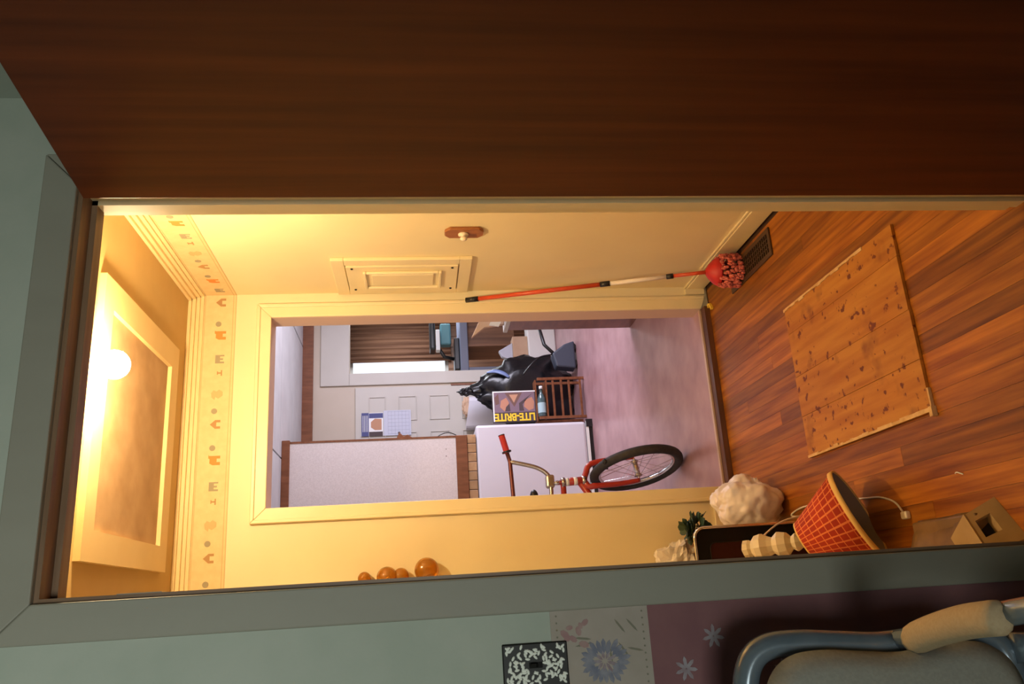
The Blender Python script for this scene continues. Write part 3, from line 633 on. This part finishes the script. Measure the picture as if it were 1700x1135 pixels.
BL, BR2, BH = 2.085, 2.95, 2.03
struct(G().box(KX0, BL, YB0, YB1, 0, CE).box(BR2, KX1+.3, YB0, YB1, 0, CE).box(BL, BR2, YB0, YB1, BH, CE).build('wall_back', 'kitchen_wall'), 'beige back wall of the kitchen')
struct(box('trim_18', 'cherry_wood_h', None, KX0, KX1, YB0-.03, YB0, 2.355, 2.45), 'brown wooden crown board along the kitchen back wall')
struct(G().box(BL-.115, BL, YB0-.018, YB0, KF, BH).build('trim_19', 'kitchen_trim', bevel=.004), 'pale casing of the porch doorway')
struct(G().box(BL-.115, BR2+.115, YB0-.018, YB0, BH, 2.29).build('trim_20', 'kitchen_trim', bevel=.004), 'broad pale head casing of the porch doorway')
struct(G().box(BR2, BR2+.115, YB0-.018, YB0, KF, BH).build('trim_21', 'kitchen_trim', bevel=.004))
tag(box('wall_strip', 'cherry_wood', None, 1.935, 1.962, YB0-.02, YB0, .70, 1.10, bevel=.003), 'narrow brown wooden strip on the wall beside the porch doorway', 'wood strip')
# white panelled door on the back wall
d2 = thing('door_2', 'x', 'x', (1.5, YB0, KF)); del d2['label'], d2['category']; struct(d2, 'white panelled door in the kitchen back wall')
DX0, DX1, DZ1 = 1.20, 1.945, 1.975
box('door_slab', 'kitchen_trim', d2, DX0, DX1, YB0-.020, YB0, KF+.005, DZ1, bevel=.003)
for cx0, cx1 in ((DX0+.09, DX0+.32), (DX1-.32, DX1-.09)):
    for z0, z1 in ((1.70, 1.855), (1.42, 1.585), (1.12, 1.305), (.82, 1.01), (.48, .70), (.15, .37)):
        for q in ((cx0, cx1, z0, z0+.010), (cx0, cx1, z1-.010, z1), (cx0, cx0+.010, z0+.01, z1-.01), (cx1-.010, cx1, z0+.01, z1-.01)):
            box('panel_moulding', 'kitchen_trim', d2, q[0], q[1], YB0-.027, YB0-.020, q[2], q[3], bevel=.003)
# papers on that door
yp = YB0-.0285
t = thing('poster', 'small blue and orange poster stuck on the white panelled door', 'poster', (1.60, yp, 1.725))
box('sheet', 'paper_white', t, 1.49, 1.705, yp-.0015, yp, 1.725, 1.922); box('printed_band', 'print_blue', t, 1.49, 1.705, yp-.0022, yp-.0015, 1.855, 1.920)
box('printed_band', 'print_blue', t, 1.655, 1.70, yp-.0022, yp-.0015, 1.727, 1.853); box('printed_band', 'print_dark', t, 1.49, 1.53, yp-.0022, yp-.0015, 1.73, 1.853)
G().prism([(1.545, yp-.0015, 1.74), (1.645, yp-.0015, 1.74), (1.65, yp-.0015, 1.80), (1.62, yp-.0015, 1.835), (1.57, yp-.0015, 1.835), (1.545, yp-.0015, 1.80)], (0, -.0008, 0)).build('printed_figure', 'print_orange', t)
for i in range(4): box('printed_line', 'paper_white', t, 1.53, 1.68, yp-.0028, yp-.0022, 1.865+i*.013, 1.869+i*.013)
t = thing('calendar_sheet', 'pale calendar sheet stuck on the white panelled door below the poster', 'paper', (1.61, yp, 1.475))
box('sheet', 'paper_blue', t, 1.49, 1.722, yp-.0015, yp, 1.475, 1.722)
for i in range(7): box('grid_line', 'print_ink', t, 1.50, 1.715, yp-.002, yp-.0015, 1.49+i*.032, 1.4915+i*.032)
for i in range(7): box('grid_line', 'print_ink', t, 1.505+i*.034, 1.5065+i*.034, yp-.0022, yp-.0016, 1.49, 1.682)
# hanging cabinet with speckled back panel
t = thing('hanging_cabinet', 'brown framed hanging cabinet with a pale speckled panel', 'cabinet', (.5, 6.48, 1.04))
box('panel', 'speckled_laminate', t, -.30, 1.243, 6.30, 6.60, 1.128, 2.39)
box('top_rail', 'cherry_wood_h', t, -.32, 1.268, 6.285, 6.615, 2.39, CE-.001, bevel=.003); box('bottom_rail', 'cherry_wood_h', t, -.32, 1.258, 6.28, 6.62, 1.04, 1.128, bevel=.004)
box('end_stile', 'cherry_wood', t, 1.243, 1.258, 6.297, 6.603, 1.128, 2.39)
for i in range(2): G().lathe((1.10+i*.055, 6.30, 1.205), (0, -1, 0), [(0, .004), (.001, .004)], 8).build('screw_hole', 'print_dark', t)
t = thing('tiled_ledge', 'row of tan tiles under the hanging cabinet', 'tile ledge', (.5, 6.48, .968))
box('ledge_core', 'dark_wood', t, -.30, 1.245, 6.31, 6.60, .9695, 1.0395)
for i in range(20): box('tile', 'tile_tan', t, 1.262-(i+1)*.072+.004, 1.262-i*.072, 6.298, 6.31, .971, 1.038, bevel=.003)
# white appliance
t = thing('kitchen_appliance', 'white enamel appliance with dark base behind the bicycle', 'appliance', (.95, 6.6, KF))
o = box('body', 'white_enamel', t, .56, 1.335, 6.30, 6.92, .085, .968, bevel=.022)
box('base', 'black_plastic', t, .58, 1.345, 6.315, 6.90, KF, .075); box('kick_strip', 'white_plain', t, .57, 1.338, 6.303, 6.315, .062, .085); box('corner_foot', 'black_plastic', t, 1.29, 1.352, 6.298, 6.315, KF, .083)
# wooden ornament, loose papers and a wire on the cabinet side
t = thing('wooden_bracket', 'small pointed brown wooden bracket on the side of the hanging cabinet', 'bracket', (1.27, 6.40, 1.46))
G().prism([(1.258, 6.38, 1.44), (1.300, 6.38, 1.50), (1.288, 6.38, 1.53), (1.318, 6.38, 1.565), (1.275, 6.38, 1.585), (1.258, 6.38, 1.60)], (0, .04, 0)).build('bracket_body', 'cherry_wood', t, bevel=.004)
G().ball((1.318, 6.40, 1.565), .010, 8, 6).build('knob', 'print_dark', t)
tag(box('paper_strip', 'card_tan', None, 1.2585, 1.272, 6.42, 6.58, 1.61, 1.83), 'tan paper strip hanging on the side of the hanging cabinet', 'paper')
tag(box('paper_strip', 'paper_white', None, 1.2585, 1.274, 6.42, 6.58, 1.29, 1.43), 'white paper strip hanging on the side of the hanging cabinet', 'paper')
tag(G().tube(bez([(1.262, 6.50, 1.29), (1.31, 6.52, 1.245), (1.335, 6.55, 1.17), (1.31, 6.6, 1.09), (1.27, 6.65, 1.045), (1.22, 6.65, 1.0395)], 6), .004, 6).build('power_cord', 'black_plastic', smooth=True), 'thin dark cord looping from the hanging cabinet', 'cord')
# tall white bin
t = thing('kitchen_bin', 'tall white bin with a crumpled tan liner behind the game box', 'bin', (1.65, 7.28, KF))
def rr_loop(z, x0, x1, y0, y1, r): return [Vector((x, y, z)) for x, y in rrect(x0, x1, y0, y1, r, 4)]
g = G(); A = rr_loop(KF, 1.53, 1.77, 7.235, 7.335, .04); B = rr_loop(.935, 1.50, 1.805, 7.225, 7.338, .045); n = len(A)
Cc = [B[i]+Vector((0, 0, .045*(1 if B[i].x < 1.62 else .2))) for i in range(n)]
g.v = A+B+Cc; g.f = [list(range(n))[::-1]]+[[i, (i+1) % n, n+(i+1) % n, n+i] for i in range(n)]+[[n+i, n+(i+1) % n, 2*n+(i+1) % n, 2*n+i] for i in range(n)]+[list(range(2*n, 3*n))]
g.build('bin_body', 'white_enamel', t, smooth=False)
g = crumple((1.72, 7.28, .965), (.10, .045, .045), .3, 9); g.build('liner', 'card_tan', t)
# bicycle
W = Vector((.628, 4.215, KF+.253)); hd = Vector((-.26, .966, 0)); lean_v = Vector((-.10, -.02, .995)).normalized()
hd = (hd-lean_v*hd.dot(lean_v)).normalized(); axl = hd.cross(lean_v)      # wheel axle direction
t = thing('bicycle', 'red bicycle with dark tyre and red grips standing in the kitchen', 'bicycle', (W.x-.4, W.y, KF))
def wheel(c, h, u, front=True):
    def circ(r, n=40): return [c+(h*math.cos(2*math.pi*k/n)+u*math.sin(2*math.pi*k/n))*r for k in range(n)]
    tr = G().tube(circ(.229), .024, 12, closed=True).build('tire', 'rubber', t, smooth=True)
    a = h.cross(u)
    rim = G().tube(circ(.203), .010, 10, closed=True).build('rim', 'chrome', t, smooth=True)
    G().tube([c-a*.042, c-a*.03, c+a*.03, c+a*.042], [.022, .014, .014, .022], 12).build('hub', 'brass_chrome', t, smooth=True)
    G().tube([c-a*.075, c+a*.075], .006, 8).build('axle', 'chrome', t)
    for k in range(20):
        th = 2*math.pi*k/20; ph = th+(.45 if k % 2 else -.45); d0 = h*math.cos(ph)+u*math.sin(ph); d1 = h*math.cos(th)+u*math.sin(th)
        G().tube([c+a*(.036 if k % 4 < 2 else -.036)+d0*.02, c+d1*.198], .0016, 5).build('spoke', 'chrome', t)
    G().tube([c+(h*-.3+u*.95).normalized()*.20, c+(h*-.3+u*.95).normalized()*.175], .004, 6).build('valve', 'black_plastic', t)
wheel(W, hd, lean_v)
G().ball(W+(-hd*.60+lean_v*.80)*.255, (.016, .016, .012), 8, 6).build('tire_lug', 'rubber', t)
# fork: blades either side of the wheel meeting at the crown
crown_p = W+lean_v*.272+Vector((-.022, 0, 0))
for sg in (1, -1):
    e = W+axl*sg*.066; G().tube(bez([e, e+lean_v*.11+axl*sg*.004, e+lean_v*.235-axl*sg*.004, crown_p+axl*sg*.036, crown_p+lean_v*.018], 5), [.012, .012, .013, .013, .014, .014, .015, .015, .015, .015, .016, .016, .016, .016, .016, .016, .016, .016, .016, .016, .016], 10).build('fork_blade', 'bike_red', t, smooth=True)
hx = Vector((-.045, .0, .995)).normalized(); h0 = crown_p+lean_v*.014; h1 = h0+hx*.125
G().tube([h0-hx*.01, h1], .021, 14).build('head_tube', 'bike_red', t, smooth=True)
for q in (.0, .11): G().tube([h0+hx*(q-.005), h0+hx*(q+.015)], .025, 14).build('headset_ring', 'brass_chrome', t, smooth=True)
for q in (.04, .085): G().tube([h0+hx*q, h0+hx*(q+.02)], .0216, 14).build('decal_band', 'white_plain', t, smooth=True)
G().tube([h1, h1+hx*.05], .013, 10).build('stem_quill', 'chrome', t, smooth=True)
clamp = h1+hx*.055
G().obox(clamp+Vector((.01, 0, .004)), (.034, 0, 0), (0, .024, 0), (0, 0, .022)).build('stem_clamp', 'brass_chrome', t, bevel=.010)
bar_z = .965
gl = Vector((.832, 4.20, .992)); bend = Vector((.690, 4.20, .955))
G().tube([Vector((.735, 4.20, .967)), bend, Vector((.50, 4.20, .948)), Vector((.30, 4.205, .955))], .011, 10).build('handlebar', 'bike_dark_red', t, smooth=True)
G().tube(bez([bend, Vector((.672, 4.20, .88)), Vector((.652, 4.20, .815)), Vector((.622, 4.20, clamp.z+.022)), Vector((.585, 4.20, clamp.z+.004)), Vector((.50, 4.20, clamp.z+.004)), Vector((.46, 4.20, clamp.z+.03)), Vector((.43, 4.20, .83)), Vector((.41, 4.20, .95))], 5), .0115, 10).build('riser_bar', 'brass_chrome', t, smooth=True)
for a, b in ((Vector((.738, 4.20, .968)), gl), (Vector((.30, 4.205, .955)), Vector((.20, 4.205, .965)))):
    dd = (b-a)
    G().tube([a, a+dd*.05, a+dd*.12, a+dd*.95, b], [.022, .022, .0165, .0165, .014], 12).build('grip', 'grip_red', t, smooth=True); G().tube([a, a-dd.normalized()*-.008], .025, 12).build('grip_flange', 'black_plastic', t, smooth=True)
    G().tube([b-dd*.04, b+dd*.01], .0175, 12).build('grip_cap', 'print_dark', t, smooth=True)
G().ball((.505, 4.19, .842), (.035, .022, .022), 12, 8).build('bell', 'black_plastic', t, smooth=True)
# frame and rear, hidden by the wall beside the doorway
R2 = Vector((-.20, 4.44, KF+.253)); rd = (W-R2); rd.z = 0; rd.normalize(); rd = Vector((rd.x, rd.y, 0)); BB = Vector((.18, 4.34, .30)); ST = Vector((.06, 4.375, .66))
G().tube([h0+hx*.115, ST], .015, 10).build('top_tube', 'bike_red', t, smooth=True); G().tube([h0+hx*.03, BB], .018, 10).build('down_tube', 'bike_red', t, smooth=True); G().tube([BB, ST+Vector((-.01, 0, .05))], .015, 10).build('seat_tube', 'bike_red', t, smooth=True)
wheel(R2, rd, Vector((0, 0, 1)), False)
for sg in (1, -1):
    a = Vector((-rd.y, rd.x, 0))*sg*.055; G().tube([R2+a, BB+a*.6], .009, 8).build('chain_stay', 'bike_red', t, smooth=True); G().tube([R2+a, ST+a*.4], .008, 8).build('seat_stay', 'bike_red', t, smooth=True)
G().ball(ST+Vector((-.02, 0, .09)), (.12, .06, .03), 14, 8).build('saddle', 'black_plastic', t, smooth=True)
G().tube([BB+Vector((0, -.06, 0)), BB+Vector((0, .06, 0))], .018, 10).build('crank_spindle', 'chrome', t, smooth=True)
for sg in (1, -1): G().tube([BB+Vector((0, -.065*sg, 0)), BB+Vector((.12*sg, -.065*sg, -.09*sg))], .009, 8).build('crank_arm', 'chrome', t, smooth=True)
G().obox(BB+Vector((.13, -.11, -.095)), (.04, 0, 0), (0, .04, 0), (0, 0, .01)).build('pedal', 'black_plastic', t, bevel=.004); G().obox(BB+Vector((-.13, .11, .095)), (.04, 0, 0), (0, .04, 0), (0, 0, .01)).build('pedal', 'black_plastic', t, bevel=.004)
G().tube([BB+Vector((-.02, -.05, -.03)), BB+Vector((.05, -.16, -.265))], .007, 8).build('kickstand', 'chrome', t)
# slatted crate with bottle and game box
t = thing('slatted_crate', 'brown wooden crate with horizontal slats beside the white appliance', 'crate', (1.58, 6.62, KF))
CX0, CX1, CY0, CY1, CZ = 1.405, 1.755, 6.48, 6.66, .437
for xx in (CX0, CX1-.022):
    for yy in (CY0, CY1-.022): box('post', 'cherry_wood', t, xx, xx+.022, yy, yy+.022, KF, CZ-.012, bevel=.002)
for z in (.055, .15, .215, .285): box('slat', 'cherry_wood_h', t, CX0+.022, CX1-.022, CY0+.004, CY0+.016, z, z+.018, bevel=.002)
box('shelf_board', 'cherry_wood_h', t, CX0+.022, CX1-.022, CY0+.002, CY1, .345, .357); box('top_board', 'cherry_wood_h', t, CX0, CX1, CY0+.07, CY1, CZ-.012, CZ)
t = thing('bottle', 'dark glass bottle with a pale label lying on the crate', 'bottle', (1.55, CY0+.04, .357))
bz = .357+.036; by = CY0+.036
G().lathe((1.43, by, bz), (1, 0, 0), [(0, .03), (.004, .035), (.15, .035), (.185, .022), (.20, .013), (.235, .012), (.236, .015), (.25, .015)], 18).build('bottle_body', 'bottle_glass', t, smooth=True)
G().lathe((1.46, by, bz), (1, 0, 0), [(0, .0353), (.085, .0353)], 18, cap=False).build('bottle_label', 'bottle_label', t, smooth=True)
G().lathe((1.665, by, bz), (1, 0, 0), [(0, .0155), (.025, .0155)], 14).build('cap', 'paper_white', t, smooth=True)
# game box stood on end, lettering reads upward
GX0, GX1, GY0, GY1, GZ0, GZ1 = 1.412, 1.668, 6.56, 6.625, .4375, .795
t = thing('game_box', 'toy game box with yellow lettering stood on end upon the crate', 'game box', (1.54, 6.59, GZ0))
box('carton', 'print_dark', t, GX0, GX1, GY0, GY1, GZ0, GZ1); yq = GY0-.0012
box('white_border', 'paper_white', t, GX1-.010, GX1, yq, GY0, GZ0, GZ1); box('white_border', 'paper_white', t, GX0, GX1-.010, yq, GY0, GZ1-.010, GZ1)
box('printed_picture', 'print_purple', t, GX0+.075, GX1-.012, yq-.0004, GY0, GZ0+.008, GZ1-.012)
def poly(pts, m, nm='printed_shape', k=0): G().prism([(GX0+x, yq-.0005-k*.0004, GZ0+z) for x, z in pts], (0, -.0004, 0)).build(nm, m, t)
poly([(.24, .11), (.24, .255), (.12, .18)], 'print_brown'); poly([(.225, .145), (.225, .22), (.155, .182)], 'print_orange', k=1)
poly([(.20, .245), (.175, .29), (.12, .30), (.085, .265), (.10, .23), (.16, .225)], 'print_skin', k=1); poly([(.20, .03), (.175, .09), (.12, .10), (.085, .06), (.10, .02), (.16, .012)], 'print_skin', k=1)
poly([(.235, .31), (.20, .345), (.14, .335), (.15, .305)], 'print_brown', k=1); poly([(.235, .02), (.21, .05), (.14, .11), (.085, .10), (.085, .14), (.15, .14)], 'print_dark', k=1); poly([(.15, .22), (.085, .215), (.085, .26), (.12, .25)], 'print_dark', k=2)
cu = bpy.data.curves.new('lettering', 'FONT'); cu.body = 'LITE-BRITE'; cu.size = .072; cu.extrude = .0006; cu.offset = .0022; cu.space_character = .95; cu.align_x = 'CENTER'; cu.align_y = 'CENTER'
tmp = bpy.data.objects.new('tmp', cu); C.objects.link(tmp); dg = bpy.context.evaluated_depsgraph_get(); me = bpy.data.meshes.new_from_object(tmp.evaluated_get(dg)); bpy.data.objects.remove(tmp)
me.materials.clear(); me.materials.append(MATS['print_yellow'])
wv = [v.co.x for v in me.vertices]; sc_ = .335/(max(wv)-min(wv))
let = bpy.data.objects.new('lettering', me); C.objects.link(let); let.parent = t
# text x -> world +z, text y -> world -x, text normal -> world -y
let.matrix_local = Matrix(((0, -sc_*1.15, 0, GX0+.037-ORG[t].x), (0, 0, -1, yq-.001-ORG[t].y), (sc_, 0, 0, (GZ0+GZ1)/2-ORG[t].z), (0, 0, 0, 1)))
# black rubbish bag
t = thing('rubbish_bag', 'shiny black rubbish bag heaped behind the game box', 'bag', (1.75, 6.95, KF))
off = Vector((4.2, 1.1, 7.7))
def bagfn(d):
    n1 = noise.noise(d*2.4+off); n2 = abs(noise.noise(d*5+off)); return 1+.22*n1-.16*n2
g = G().ball((1.77, 7.00, .44), (.345, .20, .44), 40, 28, bagfn)
for v in g.v:
    k = max(0, (v.z-.62)/.35); v.x += (1.78-v.x)*min(.75, k*.70); v.y += (6.98-v.y)*min(.7, k*.55); v.z += .16*k*k; v.z = max(v.z, KF+.001); v.y = max(6.83, min(v.y, 7.20))
g.build('bag_body', 'bag_black', t, smooth=True)
g = crumple((1.775, 6.96, .985), (.035, .035, .07), .6, 4); g.build('tied_neck', 'bag_black', t)
G().tube(bez([(1.93, 6.90, .80), (1.93, 6.865, .73), (1.90, 6.84, .66), (1.86, 6.83, .61)], 5), [.012, .016, .02, .024, .026, .028, .028, .028, .028, .028, .026, .024, .022, .02, .018, .012], 8, flat=.4).build('bag_highlight', 'bag_highlight_blue', t, smooth=True)  # the bag's pale blue highlight, built as a flattened tube
# vacuum with hose by the doorway
t = thing('floor_vacuum', 'dark blue vacuum with a black wand and hose beside the rubbish bag', 'vacuum', (2.05, 6.72, KF))
G().prism([(1.88, 6.66, .045), (2.13, 6.66, .045), (2.10, 6.66, .135), (2.02, 6.66, .245), (1.90, 6.66, .215)], (0, .14, 0)).build('vacuum_body', 'slate_plastic', t, bevel=.014)
for yy in (6.67, 6.77):
    for xx in (1.93, 2.08): G().lathe((xx, yy, .06), (0, 1, 0), [(0, .03), (.02, .03)], 14).build('caster', 'black_plastic', t)
G().tube([(2.03, 6.70, .23), (2.12, 6.73, .30), (2.36, 6.78, .34)], .016, 10).build('wand', 'black_plastic', t, smooth=True)
G().tube(bez([(2.02, 6.70, .235), (1.98, 6.64, .36), (1.90, 6.60, .45), (1.82, 6.62, .52)], 6), .007, 8).build('cord', 'black_plastic', t, smooth=True)
# ------------------------------------------------------------------ porch room behind, seen through the open doorway
struct(box('floor', 'vinyl_floor', None, 1.2, 3.4, YB0+.5, 9.6, -.06, KF)); struct(box('ceiling', 'kitchen_ceiling', None, 1.1, 3.5, YB1, 9.7, CE, CE+.1))
WX0, WX1, WZ0, WZ1 = 2.60, 3.36, 1.02, 2.20
wp = struct(G().box(1.2, WX0, 9.5, 9.6, 0, CE).box(WX1, 3.4, 9.5, 9.6, 0, CE).box(WX0, WX1, 9.5, 9.6, 0, WZ0).box(WX0, WX1, 9.5, 9.6, WZ1, CE).build('wall_porch', 'panelling'), 'brown plank wall of the porch room')
for i in range(16):
    xa, xb = 1.2+i*.1375+.003, 1.2+(i+1)*.1375-.003
    if xb < WX0 or xa > WX1: box('plank', 'panelling', wp, xa, xb, 9.488, 9.5, KF, CE)
    else: box('plank', 'panelling', wp, xa, xb, 9.488, 9.5, KF, WZ0); box('plank', 'panelling', wp, xa, xb, 9.488, 9.5, WZ1, CE)
w4 = thing('window_4', 'x', 'x', (2.98, 9.56, WZ0)); del w4['label'], w4['category']; struct(w4, 'daylit window half covered by the brown drape')
for q in ((WX0, WX0+.04, WZ0, WZ1), (WX1-.04, WX1, WZ0, WZ1), (WX0+.04, WX1-.04, WZ0, WZ0+.04), (WX0+.04, WX1-.04, WZ1-.04, WZ1)): box('frame', 'kitchen_trim', w4, q[0], q[1], 9.53, 9.57, q[2], q[3])
mat('pane_glass', (.95, .97, 1), .02, trans=1); box('pane', 'pane_glass', w4, WX0+.04, WX1-.04, 9.548, 9.552, WZ0+.04, WZ1-.04)
mat('brown_drape_cloth', (.13, .055, .03), .85, col2=(.23, .11, .06), scale=(26, 26, 1.5), detail=6)
g = G(); n = 60
for i in range(n+1):
    xx = 2.81+.55*i/n; yy = 9.45+.014*math.sin(i*.9)+.006*math.sin(i*2.3)
    g.v += [Vector((xx+.01*math.sin(i), yy, .985)), Vector((xx, yy, 1.6)), Vector((xx, yy, 2.235))]
for i in range(n):
    for j in range(2): a = i*3+j; g.f.append([a, a+3, a+4, a+1])
t = thing('window_drape', 'brown drape drawn across the porch window', 'drape', (3.08, 9.45, 2.23))
o = g.build('cloth', 'brown_drape_cloth', t, smooth=True); sm = o.modifiers.new('solid', 'SOLIDIFY'); sm.thickness = .004
box('rod', 'bronze', t, 2.56, 3.399, 9.44, 9.46, 2.235, 2.255); box('rod_bracket', 'bronze', t, 2.60, 2.62, 9.46, 9.488, 2.235, 2.255)
struct(box('wall_left', 'kitchen_wall', None, 1.1, 1.2, YB1, 9.6, 0, CE))
struct(G().box(3.4, 3.5, YB1, 7.65, 0, CE).box(3.4, 3.5, 9.05, 9.6, 0, CE).box(3.4, 3.5, 7.65, 9.05, 0, .85).box(3.4, 3.5, 7.65, 9.05, 2.1, CE).build('wall_right', 'kitchen_wall'))
window(3, 'x', 3.46, 7.65, 9.05, .85, 2.1, 'kitchen_trim')
# desk with things on it
t = thing('desk', 'brown desk with a blue grey top in the porch room', 'desk', (2.55, 8.15, KF))
box('desk_top', 'blue_grey', t, 2.22, 3.05, 7.88, 8.45, .885, .965, bevel=.008); box('desk_side', 'panelling', t, 2.50, 2.53, 7.93, 8.42, KF, .885); box('desk_side', 'panelling', t, 3.0, 3.03, 7.93, 8.42, KF, .885); box('desk_front', 'panelling', t, 2.53, 3.0, 7.96, 7.98, .40, .885); box('leg', 'blue_grey', t, 2.23, 2.27, 7.9, 7.94, KF, .885)
t = thing('desk_machine', 'black and teal desk machine with a pale tray on the desk', 'machine', (2.6, 8.1, .965))
box('base', 'black_plastic', t, 2.28, 2.62, 8.0, 8.25, .966, 1.02, bevel=.01); G().tube([(2.42, 8.1, 1.02), (2.44, 8.08, 1.12), (2.56, 8.05, 1.20)], .02, 8).build('neck', 'black_plastic', t, smooth=True)
box('head', 'teal', t, 2.55, 2.78, 8.0, 8.12, 1.05, 1.16, bevel=.015); box('tray', 'paper_white', t, 2.48, 2.70, 7.96, 8.06, 1.165, 1.205, bevel=.004); box('cover', 'black_plastic', t, 2.50, 2.85, 8.0, 8.2, 1.21, 1.27, bevel=.02)
tag(G().prism([(2.22, 7.62, KF), (2.75, 7.62, KF), (2.75, 7.62, .31), (2.22, 7.62, .31)], (0, .2, 0)).build('storage_box', 'white_plain', bevel=.015), 'plain white box on the floor of the porch doorway', 'box')
t2 = tag(G().box(2.29, 2.50, 7.64, 7.80, .311, .46).build('carton', 'card_tan', bevel=.004), 'tan carton stacked on the plain white box', 'box')
tag(G().prism([(2.26, 7.66, .461), (2.44, 7.66, .461), (2.36, 7.66, .60), (2.30, 7.66, .57)], (0, .06, 0)).build('paper_pile', 'paper_blue', bevel=.004), 'pale folded papers heaped on the tan carton', 'paper')
# brown base cabinet at the right of the kitchen and the clutter on it
t = thing('base_cabinet', 'brown base cabinet just inside the kitchen doorway', 'cabinet', (1.95, 4.65, KF))
box('body', 'cherry_wood', t, 1.655, 2.25, 4.36, 4.93, KF, .835); box('worktop', 'kitchen_trim', t, 1.645, 2.27, 4.34, 4.95, .835, .862, bevel=.004)
tag(G().prism([(1.588, 4.86, 1.075), (1.70, 4.86, 1.02), (1.72, 4.86, .863), (1.675, 4.86, .863), (1.655, 4.86, .99)], (0, .03, 0)).build('wooden_spatula', 'card_tan', bevel=.003), 'tan wedge shaped wooden utensil on the kitchen worktop', 'utensil')
tag(crumple((1.80, 4.72, .965), (.10, .09, .075), .3, 12).build('dish_cloth', 'cloth_blue', smooth=True), 'blue cloth heaped on the kitchen worktop', 'cloth')
tag(G().prism([(1.640, 4.80, .905), (1.71, 4.80, .866), (1.72, 4.80, .93), (1.65, 4.80, .965)], (0, .012, 0)).build('note_paper', 'paper_white'), 'white paper leaning against the blue cloth', 'paper')
tag(G().tube(bez([(.247, 2.02, .003), (.252, 2.03, .006), (.256, 2.045, .003), (.254, 2.053, .002)], 4), .0018, 5).build('paper_curl', 'white_plain', smooth=True), 'tiny white paper curl on the bare hall floor', 'scrap')
